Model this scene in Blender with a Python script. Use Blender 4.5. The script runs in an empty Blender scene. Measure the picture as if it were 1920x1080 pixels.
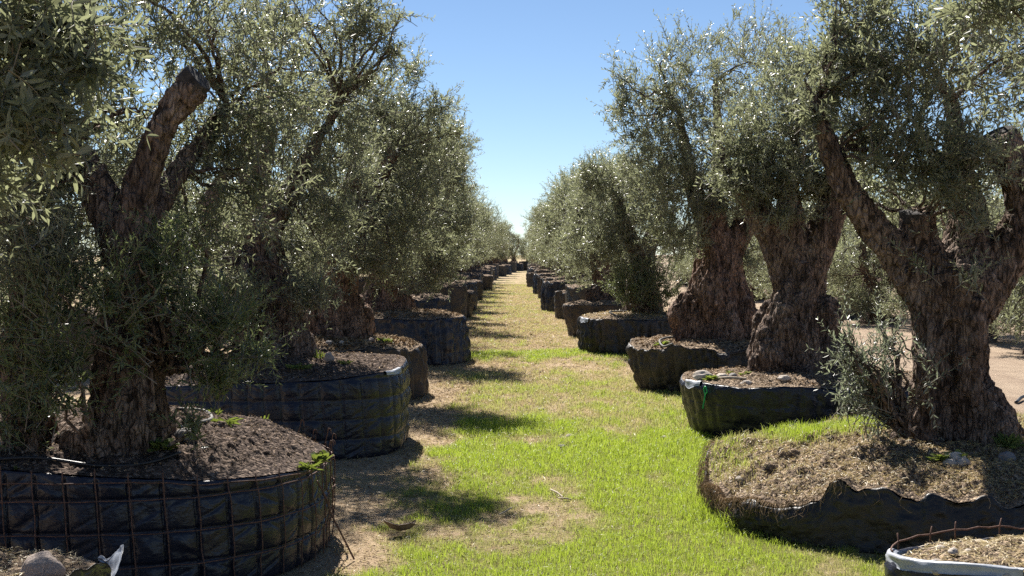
import bpy, math, random
import numpy as np
from mathutils import Vector

S = bpy.context.scene
C = S.collection
PI = math.pi
F, HC, VX, HY = 2500.0, 1.7, 972.0, 476.0
SUN_AZ, SUN_EL = -17.0, 47.0          # degrees from +Y towards +X, elevation


def P(px, py, Y):
    return np.array(((px - VX) / F * Y, Y, HC - (py - HY) / F * Y))


# ------------------------------------------------------------------ noise
def _h(ix, iy, iz, seed):
    h = (ix.astype(np.uint32) * np.uint32(374761393) + iy.astype(np.uint32) * np.uint32(668265263)
         + iz.astype(np.uint32) * np.uint32(2147483647) + np.uint32((seed * 974711 + 12345) & 0xFFFFFFFF))
    h = (h ^ (h >> np.uint32(13))) * np.uint32(1274126177)
    h = (h ^ (h >> np.uint32(16))) * np.uint32(2246822519)
    h = h ^ (h >> np.uint32(15))
    return h.astype(np.float64) / 4294967295.0 * 2 - 1


def vnoise(p, seed=0):
    p = np.asarray(p, float)
    i = np.floor(p).astype(np.int64)
    f = p - i
    u = f * f * f * (f * (f * 6 - 15) + 10)
    r = 0
    for dx in (0, 1):
        for dy in (0, 1):
            for dz in (0, 1):
                w = (u[:, 0] if dx else 1 - u[:, 0]) * (u[:, 1] if dy else 1 - u[:, 1]) * (u[:, 2] if dz else 1 - u[:, 2])
                r = r + w * _h(i[:, 0] + dx, i[:, 1] + dy, i[:, 2] + dz, seed)
    return r


def fbm(p, octaves=4, seed=0, gain=.5):
    p = np.asarray(p, float)
    a, s, r = 1.0, 0.0, 0
    for o in range(octaves):
        r = r + a * vnoise(p * 2 ** o + 17.3 * o, seed + o)
        s += a
        a *= gain
    return r / s


def n2(x, y, seed=0, octaves=3):
    x, y = np.broadcast_arrays(np.asarray(x, float), np.asarray(y, float))
    p = np.stack([x, y, np.zeros_like(x) + .37], -1).reshape(-1, 3)
    return fbm(p, octaves, seed).reshape(x.shape)


def sstep(a, b, x):
    t = np.clip((x - a) / (b - a), 0, 1)
    return t * t * (3 - 2 * t)


def nrm(v):
    return v / np.maximum(np.linalg.norm(v, axis=-1, keepdims=True), 1e-9)


# ------------------------------------------------------------------ mesh helpers
def mesh(name, V, faces, mats, midx=None, fattr=None, pattr=None, smooth=False):
    """faces: list of (n,k) int arrays; midx: list of material indices per array; fattr: {name: [array per face array]}"""
    me = bpy.data.meshes.new(name)
    V = np.ascontiguousarray(V, np.float32)
    faces = [np.asarray(f, np.int32) for f in faces if len(f)]
    me.vertices.add(len(V))
    me.vertices.foreach_set('co', V.ravel())
    nl = sum(f.size for f in faces)
    npol = sum(len(f) for f in faces)
    me.loops.add(nl)
    me.polygons.add(npol)
    me.loops.foreach_set('vertex_index', np.concatenate([f.ravel() for f in faces]))
    tot = np.concatenate([np.full(len(f), f.shape[1], np.int32) for f in faces])
    st = np.concatenate([[0], np.cumsum(tot)[:-1]]).astype(np.int32)
    me.polygons.foreach_set('loop_start', st)
    me.polygons.foreach_set('loop_total', tot)
    for m in mats:
        me.materials.append(m)
    if midx is not None:
        me.polygons.foreach_set('material_index', np.concatenate([np.full(len(f), i, np.int32) if np.isscalar(i) else np.asarray(i, np.int32) for f, i in zip(faces, midx)]))
    sm = np.full(npol, bool(smooth)) if not isinstance(smooth, (list, tuple)) else np.concatenate([np.full(len(f), bool(s)) for f, s in zip(faces, smooth)])
    me.polygons.foreach_set('use_smooth', sm)
    for d, dom in ((fattr, 'FACE'), (pattr, 'POINT')):
        for k, a in (d or {}).items():
            at = me.attributes.new(k, 'FLOAT', dom)
            at.data.foreach_set('value', np.ascontiguousarray(np.concatenate(a) if isinstance(a, list) else a, np.float32))
    me.update(calc_edges=True)
    return me


def link(name, me, parent=None, loc=(0, 0, 0), rot=(0, 0, 0), **props):
    o = bpy.data.objects.new(name, me)
    C.objects.link(o)
    o.location = loc
    o.rotation_euler = rot
    if parent is not None:
        o.parent = parent
    for k, v in props.items():
        if v:
            o[k] = v
    return o


def thing(name, label, category, loc, rz=0, group=None, scale=1.0):
    o = link(name, None, None, loc, (0, 0, rz), label=label, category=category, group=group)
    o.empty_display_size = .2
    o.scale = (scale,) * 3
    return o


class MB:
    def __init__(s):
        s.V, s.F, s.n = [], {}, 0

    def add(s, V, faces, mi=0):
        V = np.asarray(V, float)
        s.V.append(V)
        for f in faces:
            f = np.asarray(f, np.int64)
            if len(f):
                s.F.setdefault((f.shape[1], mi), []).append(f + s.n)
        s.n += len(V)

    def mesh(s, name, mats, smooth=True):
        ks = list(s.F)
        return mesh(name, np.concatenate(s.V), [np.concatenate(s.F[k]) for k in ks], mats, [k[1] for k in ks], smooth=smooth)


def catmull(pts, n):
    p = np.asarray(pts, float)
    if len(p) < 3:
        t = np.linspace(0, 1, n)[:, None]
        return p[0] * (1 - t) + p[-1] * t
    q = np.vstack([2 * p[0] - p[1], p, 2 * p[-1] - p[-2]])
    u = np.linspace(0, len(p) - 1 - 1e-6, n)
    i = u.astype(int)
    t = (u - i)[:, None]
    a, b, c, d = q[i], q[i + 1], q[i + 2], q[i + 3]
    return .5 * (2 * b + (c - a) * t + (2 * a - 5 * b + 4 * c - d) * t ** 2 + (3 * b - a - 3 * c + d) * t ** 3)


def tube(pts, rad, sides=8, caps=True, mod=None):
    """tube along pts; mod(theta, s) multiplies the radius"""
    p = np.asarray(pts, float)
    n = len(p)
    rad = np.broadcast_to(np.asarray(rad, float), (n,))
    t = nrm(np.gradient(p, axis=0))
    ref = np.array((1., 0, 0)) if abs(t[0][0]) < .8 else np.array((0, 1., 0))
    U = np.zeros((n, 3))
    u = ref
    for i in range(n):
        u = u - t[i] * u.dot(t[i])
        u = u / np.linalg.norm(u)
        U[i] = u
    W = np.cross(t, U)
    th = np.linspace(0, 2 * PI, sides, endpoint=False)
    R = rad[:, None] * np.ones(sides)
    if mod is not None:
        R = R * mod(th[None, :], np.linspace(0, 1, n)[:, None])
    V = p[:, None] + R[..., None] * (np.cos(th)[None, :, None] * U[:, None] + np.sin(th)[None, :, None] * W[:, None])
    i, j = np.meshgrid(np.arange(n - 1), np.arange(sides), indexing='ij')
    j2 = (j + 1) % sides
    q = np.stack([i * sides + j, i * sides + j2, (i + 1) * sides + j2, (i + 1) * sides + j], -1).reshape(-1, 4)
    V = V.reshape(-1, 3)
    fs = [q]
    if caps:
        k = len(V)
        V = np.vstack([V, p[0], p[-1]])
        a = np.arange(sides)
        fs.append(np.stack([np.full(sides, k), (a + 1) % sides, a], -1))
        b = (n - 1) * sides
        fs.append(np.stack([np.full(sides, k + 1), b + a, b + (a + 1) % sides], -1))
    return V, fs


def twig_prisms(Pth, r0, r1):
    """Pth (N,K,3): many thin three-sided twigs at once"""
    N, K, _ = Pth.shape
    t = nrm(np.gradient(Pth, axis=1))
    ref = np.where(np.abs(t[..., 2:3]) < .8, np.array((0, 0, 1.)), np.array((1., 0, 0)))
    u = nrm(np.cross(t, ref))
    w = np.cross(t, u)
    r = (r0 + (r1 - r0) * np.linspace(0, 1, K))[None, :, None] if np.isscalar(r0) else (r0[:, None] + (r1 - r0)[:, None] * np.linspace(0, 1, K))[..., None]
    V = np.stack([Pth + r * (math.cos(a) * u + math.sin(a) * w) for a in (0, 2.094, 4.189)], 2)
    i, k, j = np.meshgrid(np.arange(N), np.arange(K - 1), np.arange(3), indexing='ij')
    b = (i * K + k) * 3
    j2 = (j + 1) % 3
    q = np.stack([b + j, b + j2, b + 3 + j2, b + 3 + j], -1).reshape(-1, 4)
    return V.reshape(-1, 3), q


def uvsphere(c, r, nu=24, nv=14):
    th = np.linspace(0, 2 * PI, nu, endpoint=False)
    ph = np.linspace(0, PI, nv + 2)[1:-1]
    d = np.stack([np.sin(ph)[:, None] * np.cos(th), np.sin(ph)[:, None] * np.sin(th), np.cos(ph)[:, None] + 0 * th], -1).reshape(-1, 3)
    d = np.vstack([d, (0, 0, 1), (0, 0, -1)])
    i, j = np.meshgrid(np.arange(nv - 1), np.arange(nu), indexing='ij')
    j2 = (j + 1) % nu
    q = np.stack([i * nu + j, (i + 1) * nu + j, (i + 1) * nu + j2, i * nu + j2], -1).reshape(-1, 4)
    a = np.arange(nu)
    top = np.stack([np.full(nu, nv * nu), a, (a + 1) % nu], -1)
    b = (nv - 1) * nu
    bot = np.stack([np.full(nu, nv * nu + 1), b + (a + 1) % nu, b + a], -1)
    return np.asarray(c) + d * np.asarray(r), [q, top, bot]


# ------------------------------------------------------------------ materials
def newmat(name):
    m = bpy.data.materials.new(name)
    m.use_nodes = True
    nt = m.node_tree
    nt.nodes.clear()
    out = nt.nodes.new('ShaderNodeOutputMaterial')
    return m, nt, out


class NB:
    def __init__(s, nt):
        s.nt = nt

    def n(s, typ, **kw):
        nd = s.nt.nodes.new('ShaderNode' + typ)
        for k, v in kw.items():
            setattr(nd, k, v)
        return nd

    def l(s, a, b):
        s.nt.links.new(a, b)

    def set(s, sock, v):
        if isinstance(v, bpy.types.NodeSocket):
            s.l(v, sock)
        elif isinstance(v, (tuple, list)) and len(v) == 3 and sock.type == 'RGBA':
            sock.default_value = (*v, 1)
        else:
            sock.default_value = v

    def coord(s, scale=(1, 1, 1), kind='Object'):
        tc = s.n('TexCoord')
        mp = s.n('Mapping')
        mp.inputs['Scale'].default_value = scale
        s.l(tc.outputs[kind], mp.inputs['Vector'])
        return mp.outputs['Vector']

    def pos(s, scale=(1, 1, 1)):
        g = s.n('NewGeometry')
        mp = s.n('Mapping')
        mp.inputs['Scale'].default_value = scale
        s.l(g.outputs['Position'], mp.inputs['Vector'])
        return mp.outputs['Vector']

    def noise(s, vec, scale, detail=4, rough=.55, dist=0):
        t = s.n('TexNoise')
        s.l(vec, t.inputs['Vector'])
        t.inputs['Scale'].default_value = scale
        t.inputs['Detail'].default_value = detail
        t.inputs['Roughness'].default_value = rough
        t.inputs['Distortion'].default_value = dist
        return t.outputs['Fac']

    def vor(s, vec, scale, feature='F1', out='Distance'):
        t = s.n('TexVoronoi', feature=feature)
        s.l(vec, t.inputs['Vector'])
        t.inputs['Scale'].default_value = scale
        return t.outputs[out]

    def ramp(s, fac, stops):
        r = s.n('ValToRGB')
        s.l(fac, r.inputs['Fac'])
        e = r.color_ramp.elements
        while len(e) < len(stops):
            e.new(.5)
        for k, (p, c) in enumerate(stops):
            e[k].position = p
            e[k].color = (*c, 1) if isinstance(c, (tuple, list)) else (c, c, c, 1)
        return r.outputs['Color']

    def mix(s, fac, a, b, blend='MIX'):
        m = s.n('Mix', data_type='RGBA', blend_type=blend)
        s.set(m.inputs['Factor'], fac)
        s.set(m.inputs['A'] if False else m.inputs[6], a)
        s.set(m.inputs[7], b)
        return m.outputs[2]

    def math(s, op, a, b=0.0, clamp=False):
        m = s.n('Math', operation=op)
        m.use_clamp = clamp
        s.set(m.inputs[0], a)
        s.set(m.inputs[1], b)
        return m.outputs[0]

    def attr(s, name):
        a = s.n('Attribute')
        a.attribute_name = name
        return a.outputs['Fac']

    def bump(s, h, strength=.5, dist=.02, normal=None):
        b = s.n('Bump')
        s.l(h, b.inputs['Height'])
        b.inputs['Strength'].default_value = strength
        b.inputs['Distance'].default_value = dist
        if normal is not None:
            s.l(normal, b.inputs['Normal'])
        return b.outputs['Normal']

    def bsdf(s, col, rough=.7, spec=.3, normal=None):
        b = s.n('BsdfPrincipled')
        s.set(b.inputs['Base Color'], col)
        s.set(b.inputs['Roughness'], rough)
        s.set(b.inputs['Specular IOR Level'], spec)
        if normal is not None:
            s.l(normal, b.inputs['Normal'])
        return b.outputs[0]

    def trans(s, sh, col, fac):
        t = s.n('BsdfTranslucent')
        s.set(t.inputs['Color'], col)
        m = s.n('MixShader')
        s.set(m.inputs[0], fac)
        s.l(sh, m.inputs[1])
        s.l(t.outputs[0], m.inputs[2])
        return m.outputs[0]


def mat_leaf(name, dark, light, back, tcol, tfac, rough=.36, spec=.5):
    m, nt, out = newmat(name)
    b = NB(nt)
    r = b.attr('rnd')
    front = b.ramp(r, [(0, dark), (.75, light), (.955, tuple(1.25 * c for c in light)), (1, (.22, .19, .05))])
    g = b.n('NewGeometry')
    col = b.mix(g.outputs['Backfacing'], front, b.mix(.35, back, front))
    sh = b.bsdf(col, b.math('ADD', b.math('MULTIPLY', g.outputs['Backfacing'], .2), rough), spec)
    sh = b.trans(sh, b.mix(r, tcol, tuple(1.5 * c for c in tcol)), tfac)
    b.l(sh, out.inputs[0])
    return m


def mat_bark(name, c0, c1, c2, scale=1.0):
    m, nt, out = newmat(name)
    b = NB(nt)
    v = b.coord((1, 1, .35))
    v1 = b.coord()
    big = b.noise(v1, 3 * scale, 3)
    fis = b.noise(v, 24 * scale, 5, .6, .9)
    wv = b.n('VectorMath', operation='ADD')
    nz_ = b.n('TexNoise')
    b.l(v, nz_.inputs['Vector'])
    nz_.inputs['Scale'].default_value = 14 * scale
    sc_ = b.n('VectorMath', operation='SCALE')
    b.l(nz_.outputs['Color'], sc_.inputs[0])
    sc_.inputs['Scale'].default_value = .045
    b.l(v, wv.inputs[0])
    b.l(sc_.outputs[0], wv.inputs[1])
    cel = b.ramp(b.vor(wv.outputs[0], 30 * scale, 'DISTANCE_TO_EDGE'), [(0.0, 0.0), (.16, 1.0)])
    fine = b.noise(v, 120 * scale, 3)
    col = b.ramp(big, [(.3, c0), (.5, c1), (.72, c2)])
    col = b.mix(b.ramp(fis, [(.38, .9), (.49, 0.0)]), col, tuple(.3 * c for c in c0))
    col = b.mix(b.ramp(fis, [(.54, 0.0), (.7, .6)]), col, tuple(min(1, 1.7 * c) for c in c2))
    col = b.mix(b.ramp(cel, [(.0, .55), (.4, 0.0)]), col, tuple(.35 * c for c in c0))
    h = b.math('ADD', b.math('MULTIPLY', fis, 1.0), b.math('MULTIPLY', cel, .45))
    h = b.math('ADD', h, b.math('MULTIPLY', fine, .25))
    b.l(b.bsdf(col, .85, .15, b.bump(h, 1.0, .035)), out.inputs[0])
    return m


def mat_plastic(name, base=(.010, .012, .024), dust=(.12, .10, .09), dustamt=.16, rough=.34):
    m, nt, out = newmat(name)
    b = NB(nt)
    v = b.coord()
    w = b.noise(v, 8, 2, .5, 1.5)
    w2 = b.noise(b.coord((1, 1, 2.0)), 17, 2, .5, 1.0)
    d = b.noise(v, 2.2, 5, .65)
    d2 = b.noise(v, 45, 3)
    df = b.math('MULTIPLY', b.ramp(d, [(.42, 0.0), (.75, 1.0)]), b.math('ADD', .4, d2), True)
    df = b.math('MULTIPLY', df, dustamt)
    col = b.mix(df, base, dust)
    h = b.math('ADD', w, b.math('MULTIPLY', w2, .4))
    b.l(b.bsdf(col, b.math('ADD', rough, b.math('MULTIPLY', df, .8), True), .5, b.bump(h, .35, .03)), out.inputs[0])
    return m


def mat_soil(name, c0, c1, c2, k=1.0):
    m, nt, out = newmat(name)
    b = NB(nt)
    v = b.coord()
    a = b.noise(v, 4 * k, 5, .6)
    f = b.noise(v, 70 * k, 5, .7)
    cl = b.vor(v, 55 * k)
    cc = b.vor(v, 55 * k, out='Color')
    col = b.ramp(a, [(.3, c0), (.55, c1), (.75, c2)])
    sep = b.n('SeparateColor')
    b.l(cc, sep.inputs[0])
    col = b.mix(b.ramp(sep.outputs[0], [(.62, 0.0), (.9, .75)]), col, tuple(min(1, 1.9 * c) for c in c2))
    col = b.mix(b.ramp(sep.outputs[1], [(.6, 0.0), (.9, .7)]), col, tuple(.35 * c for c in c0))
    h = b.math('ADD', f, b.math('MULTIPLY', cl, -.9))
    b.l(b.bsdf(col, .95, .08, b.bump(h, 1.0, .03)), out.inputs[0])
    return m


def mat_plain(name, c, rough=.7, spec=.3, var=.35, scale=20, bump=.3, bdist=.01):
    m, nt, out = newmat(name)
    b = NB(nt)
    v = b.coord()
    a = b.noise(v, scale, 5, .6)
    col = b.mix(b.ramp(a, [(.3, 0.0), (.7, 1.0)]), tuple(x * (1 - var) for x in c), tuple(min(1, x * (1 + var)) for x in c))
    b.l(b.bsdf(col, rough, spec, b.bump(a, bump, bdist)), out.inputs[0])
    return m


def mat_blade(name, green, lush, dry, tfac=.45):
    m, nt, out = newmat(name)
    b = NB(nt)
    t, r = b.attr('tint'), b.attr('rnd')
    col = b.mix(t, dry, b.mix(r, green, lush))
    col = b.mix(b.math('MULTIPLY', r, .35), col, tuple(.5 * c for c in green))
    sh = b.bsdf(col, .45, .3)
    sh = b.trans(sh, b.mix(t, dry, tuple(min(1, 1.5 * c) for c in lush)), tfac)
    b.l(sh, out.inputs[0])
    return m


M = {}
M['leaf'] = mat_leaf('olive_leaf', (.048, .062, .044), (.108, .120, .080), (.30, .31, .26), (.262, .28, .15), .44, .34, .6)
M['leaf_pale'] = mat_leaf('pale_olive_leaf', (.058, .074, .052), (.12, .138, .10), (.29, .31, .28), (.24, .27, .165), .42, .40, .6)
M['shoot_leaf'] = mat_leaf('sucker_leaf', (.034, .056, .024), (.08, .105, .042), (.20, .23, .15), (.22, .26, .10), .40, .34, .65)
M['twig'] = mat_plain('olive_twig', (.20, .175, .14), .8, .15)
M['bark'] = mat_bark('olive_bark', (.105, .073, .056), (.20, .14, .107), (.29, .22, .172))
M['bark_red'] = mat_bark('reddish_olive_bark', (.115, .073, .055), (.225, .142, .102), (.33, .225, .168), .9)
M['cut'] = mat_plain('weathered_cut_wood', (.045, .040, .038), .85, .2, .6, 22)
M['burl'] = mat_plain('smooth_grey_wood', (.21, .165, .135), .75, .2, .3, 9)
M['plastic'] = mat_plastic('black_plastic_sheet')
M['plastic_dusty'] = mat_plastic('dusty_black_plastic', (.013, .013, .015), (.17, .13, .10), .5, .42)
M['plastic_brown'] = mat_plastic('mud_stained_plastic', (.02, .017, .015), (.19, .135, .095), .65, .5)
M['plastic_matte'] = mat_plastic('matte_black_plastic', (.012, .012, .014), (.15, .12, .09), .35, .48)
M['plastic_pale'] = mat_plain('pale_plastic_lining', (.36, .38, .42), .4, .5, .2, 12)
M['soil'] = mat_soil('dark_potting_soil', (.085, .062, .052), (.145, .108, .088), (.19, .145, .115))
M['soil_dry'] = mat_soil('dry_soil', (.17, .125, .092), (.28, .21, .15), (.38, .29, .205))
M['soil_far'] = mat_soil('coarse_soil', (.12, .085, .065), (.19, .14, .10), (.26, .2, .15), .35)
M['rust'] = mat_plain('rusty_wire', (.13, .07, .05), .75, .3, .5, 60)
M['stone'] = mat_plain('fieldstone', (.36, .29, .245), .85, .2, .35, 9, .5)
M['stone_pale'] = mat_plain('pale_fieldstone', (.46, .40, .34), .85, .2, .3, 14, .4)
M['stone_grey'] = mat_plain('grey_fieldstone', (.20, .185, .18), .8, .25, .3, 12, .4)
M['grass'] = mat_blade('lawn_blade', (.16, .225, .025), (.30, .39, .035), (.54, .43, .25))
M['straw'] = mat_blade('straw_blade', (.30, .27, .10), (.38, .33, .12), (.52, .39, .21), .25)
M['weed'] = mat_leaf('weed_leaf', (.09, .135, .03), (.20, .23, .06), (.16, .2, .07), (.2, .25, .04), .35, .5, .3)
M['litter'] = mat_plain('dry_leaf_litter', (.28, .20, .12), .9, .1, .6, 3)
M['hose'] = mat_plain('black_drip_hose', (.016, .016, .018), .45, .5, .2)
M['hose_pale'] = mat_plain('grey_drip_hose', (.15, .14, .125), .7, .25, .25)
M['tie'] = mat_plain('green_plastic_tie', (.03, .42, .14), .35, .5, .15)
M['stick'] = mat_plain('bleached_stick', (.44, .37, .28), .8, .2, .25)
M['barkpiece'] = mat_plain('curled_bark', (.17, .13, .10), .8, .2, .5, 18, .6, .02)


def mat_ground():
    m, nt, out = newmat('ground_soil')
    b = NB(nt)
    v = b.pos()
    g, dirt = b.attr('green'), b.attr('road')
    a = b.noise(v, 1.1, 6, .65)
    f = b.noise(v, 60, 5, .7)
    f2 = b.noise(v, 14, 5, .7, .4)
    base = b.ramp(a, [(.32, (.29, .20, .135)), (.52, (.44, .325, .215)), (.72, (.54, .41, .28))])
    straw = b.ramp(f, [(.32, (.20, .145, .095)), (.5, (.45, .34, .215)), (.68, (.66, .53, .35))])
    base = b.mix(.5, base, straw)
    gr = b.ramp(f2, [(.3, (.10, .11, .022)), (.5, (.19, .205, .04)), (.72, (.31, .30, .08))])
    gr = b.mix(b.ramp(f, [(.35, .75), (.6, 0.0)]), gr, (.07, .08, .02))
    gf = b.math('ADD', g, b.math('MULTIPLY', b.math('SUBTRACT', f2, .5), 1.0))
    gfac = b.ramp(gf, [(.25, 0.0), (.6, .92)])
    col = b.mix(gfac, base, gr)
    # bare dirt road beside the row: pinkish tan with long wheel ruts
    rut = b.noise(b.pos((3.2, .12, 1)), 1.6, 5, .6)
    rd = b.ramp(b.noise(v, 2.3, 6, .7), [(.3, (.32, .24, .175)), (.7, (.46, .36, .265))])
    rd = b.mix(b.ramp(rut, [(.35, .5), (.55, 0.0)]), rd, (.25, .175, .13))
    col = b.mix(dirt, col, rd)
    h = b.math('ADD', f, b.math('MULTIPLY', f2, 1.2))
    h = b.math('ADD', h, b.math('MULTIPLY', b.math('MULTIPLY', rut, dirt), 3.0))
    b.l(b.bsdf(col, .95, .06, b.bump(h, .9, .03)), out.inputs[0])
    return m


M['ground'] = mat_ground()


# ------------------------------------------------------------------ ground
def greenness(x, y):
    """how lush the path is at (x, y): lawn near the camera, dry straw further on, a green band at 22 m"""
    n = n2(x * .9, y * .45, 5, 4)
    n_ = n2(x * 3.1, y * 1.5, 9, 3)
    near = (1 - sstep(12.0, 14.2, y + 1.3 * n)) * (.74 + .36 * n_ + .32 * n)
    mid = (.50 - .2 * sstep(17, 20, y)) * (sstep(12, 14, y) - sstep(19.5, 21, y))
    band = .70 * (sstep(19.8, 21.6, y + 1.6 * n + .8 * n_) - sstep(22.2, 24.6, y + 1.8 * n + .8 * n_))
    dry = .30 * (sstep(23, 24.5, y) - sstep(31, 36, y))
    far = .34 * sstep(31, 36, y)
    g = near * .95 + mid + band + dry + far
    # bare brown strip along the containers across from the road
    lb = -.84 + .05 * (y - 9) * (y < 9) - .02 * (y > 12) * (y - 12)
    strip = 1 - sstep(lb - .15, lb + .42, x + .28 * n_)
    strip = np.where(y < 18, strip, strip * .6)
    lush = 1.6 * sstep(10.2, 10.7, y) * (1 - sstep(11.6, 12.4, y)) * sstep(-1.0, -.4, x)
    g = g * (1 - .75 * strip) + .18 * n_ + .12 * n + .28 * n2(x * 8, y * 5, 19, 3) + .15 * lush
    g = g * (1 - .85 * sstep(3.0, 4.6, np.abs(x)))
    return np.clip(g, 0, 1)


def gz(x, y):
    w = np.exp(-((np.asarray(x) / 9) ** 2)) * (np.asarray(y) > 0)
    return w * .018 * n2(np.asarray(x) * .8, np.asarray(y) * .5, 3, 3)


def build_ground():
    xs = np.unique(np.concatenate([np.arange(-2.6, 3.6, .05), np.arange(3.6, 16, .25), -np.arange(2.6, 16, .4), np.array([20, 30, 50, 90, 160, 300, 600, 1000.]), -np.array([20, 30, 50, 90, 160, 300, 600, 1000.])]))
    ys = np.unique(np.concatenate([np.arange(5, 26, .06), np.arange(26, 60, .2), np.arange(60, 140, 1.), np.array([-300, -100, -30, -10, 0, 2, 4, 4.5, 150, 180, 250, 400, 700, 1200, 2000.])]))
    X, Y = np.meshgrid(xs, ys, indexing='ij')
    x, y = X.ravel(), Y.ravel()
    z = gz(x, y)
    road = sstep(4.3, 5.4, x + .5 * n2(x * .5, y * .3, 21))
    # shallow ruts
    z = z + road * np.exp(-((x - 7) / 5) ** 2) * .02 * n2(x * 3.0, y * .12, 31, 2)
    i, j = np.meshgrid(np.arange(len(xs) - 1), np.arange(len(ys) - 1), indexing='ij')
    n = len(ys)
    q = np.stack([i * n + j, (i + 1) * n + j, (i + 1) * n + j + 1, i * n + j + 1], -1).reshape(-1, 4)
    me = mesh('ground', np.stack([x, y, z], -1), [q], [M['ground']], pattr={'green': greenness(x, y), 'road': road}, smooth=True)
    link('ground', me, kind='structure')


build_ground()


def blades_mesh(name, x, y, z, h, w, tint, mat, rs, lean=.6, lift=0.0):
    """bent grass blades: one quad and one tip triangle each"""
    n = len(x)
    a = rs.uniform(0, 2 * PI, n)
    side = np.stack([np.cos(a), np.sin(a), 0 * a], -1)
    b = rs.uniform(0, 2 * PI, n)
    ld = np.stack([np.cos(b), np.sin(b), 0 * b], -1) * (lean * rs.uniform(.15, 1, n))[:, None]
    p0 = np.stack([x, y, z], -1)
    up = np.array((0, 0, 1.))
    hm = h[:, None]
    p1 = p0 + (up * .6 + ld * .3) * hm
    p2 = p0 + (up * (1 - .35 * np.linalg.norm(ld, axis=1, keepdims=True)) + ld * 1.0) * hm
    sw = side * w[:, None]
    V = np.stack([p0 - sw, p0 + sw, p1 + sw * .75, p1 - sw * .75, p2], 1).reshape(-1, 3)
    k = np.arange(n) * 5
    q = np.stack([k, k + 1, k + 2, k + 3], -1)
    t = np.stack([k + 3, k + 2, k + 4], -1)
    r = rs.uniform(0, 1, n)
    return mesh(name, V, [q, t], [mat], fattr={'tint': [tint, tint], 'rnd': [r, r]})


def build_lawn():
    rs = np.random.RandomState(4)
    n = 620000
    y = np.exp(rs.uniform(math.log(6.3), math.log(75), n))
    x = rs.uniform(-1.75, 2.1, n)
    wob = .5 * n2(x * 2.2, y * 2.2, 77)
    g = greenness(x, y)
    clump = n2(x * 9, y * 9, 12, 2)
    keep = rs.uniform(0, 1, n) < (.12 + .88 * sstep(.1, .75, g)) * (.6 + .6 * clump)
    x, y, g, wob, clump = x[keep], y[keep], g[keep], wob[keep], clump[keep]
    n = len(x)
    far = np.clip(y / 8.5, .85, 7)
    h = (.018 + .034 * g * (1 + .7 * wob) + .035 * np.clip(clump, 0, 1) ** 1.5 * g) * rs.uniform(.55, 1.35, n) * np.clip(far, 1, 1.6)
    w = .0017 * far * rs.uniform(.7, 1.3, n)
    # taller fringe along the broken container by the path
    ed = np.sqrt(((x - 2.95) / 1.70) ** 2 + ((y - 8.8) / 1.42) ** 2)
    fr = np.exp(-((ed - 1.03) / .07) ** 2) * (x < 2.2) * (y > 8.1) * np.clip(.8 + .8 * n2(x * 6, y * 6, 33), 0, 1)
    h = h * (1 + 2.2 * fr)
    tint = np.clip(sstep(.2, .8, g + .25 * wob) + rs.uniform(-.28, .2, n), 0, 1)
    me = blades_mesh('grass', x, y, gz(x, y) - .003, h, w, tint, M['grass'], rs, 1.0)
    link('grass', me, kind='stuff', label='short sunlit lawn grass growing along the path between both rows')


build_lawn()


def flakes(name, x, y, z, ln, wd, mat, rs, tilt=.5):
    """small flat scraps (fallen leaves, straw bits)"""
    n = len(x)
    a = rs.uniform(0, 2 * PI, n)
    d = nrm(np.stack([np.cos(a), np.sin(a), tilt * rs.uniform(-.6, .6, n)], -1))
    s = nrm(np.stack([-np.sin(a), np.cos(a), tilt * rs.uniform(-1, 1, n)], -1))
    c = np.stack([x, y, z], -1)
    L, W = ln[:, None], wd[:, None]
    V = np.stack([c - d * L, c + s * W + np.array((0, 0, .003)), c + d * L, c - s * W + np.array((0, 0, .003))], 1).reshape(-1, 3)
    q = np.arange(n * 4).reshape(n, 4)
    r = rs.uniform(0, 1, n)
    t = rs.uniform(0, .5, n)
    return mesh(name, V, [q], [mat], fattr={'tint': [t], 'rnd': [r]})


def build_litter():
    rs = np.random.RandomState(8)
    n = 26000
    y = np.exp(rs.uniform(math.log(6.3), math.log(45), n))
    x = np.clip(rs.normal(-.75, .85, n), -2.2, 2.1)
    g = greenness(x, y)
    k = rs.uniform(0, 1, n) < 1.05 - g
    x, y = x[k], y[k]
    n = len(x)
    f = np.clip(y / 9, .9, 3)
    me = flakes('leaf_litter', x, y, gz(x, y) + .009, .02 * f * rs.uniform(.5, 1.3, n), .005 * f * rs.uniform(.6, 1.3, n), M['litter'], rs)
    link('leaf_litter', me, kind='stuff', label='dry fallen leaves scattered over the bare strip of the path')


build_litter()


def build_thatch():
    rs = np.random.RandomState(18)
    n = 60000
    y = np.exp(rs.uniform(math.log(6.3), math.log(60), n))
    x = rs.uniform(-1.5, 1.9, n)
    k = rs.uniform(0, 1, n) < np.clip(.25 + .75 * n2(x * 2.4, y * 1.2, 61), .06, 1) * (1.15 - .95 * greenness(x, y))
    x, y = x[k], y[k]
    n = len(x)
    f = np.clip(y / 9, .9, 4)
    me = flakes('thatch', x, y, gz(x, y) + .012 + rs.uniform(0, .014, n), .024 * f ** .7 * rs.uniform(.4, 1.4, n), .0016 * f * rs.uniform(.7, 1.5, n), M['straw'], rs, .9)
    link('dead_grass', me, kind='stuff', label='dead straw coloured grass stems matted in the lawn of the path')


build_thatch()


# ------------------------------------------------------------------ containers
def superR(th, rx, ry, e):
    return (np.abs(np.cos(th) / rx) ** e + np.abs(np.sin(th) / ry) ** e) ** (-1 / e)


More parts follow.
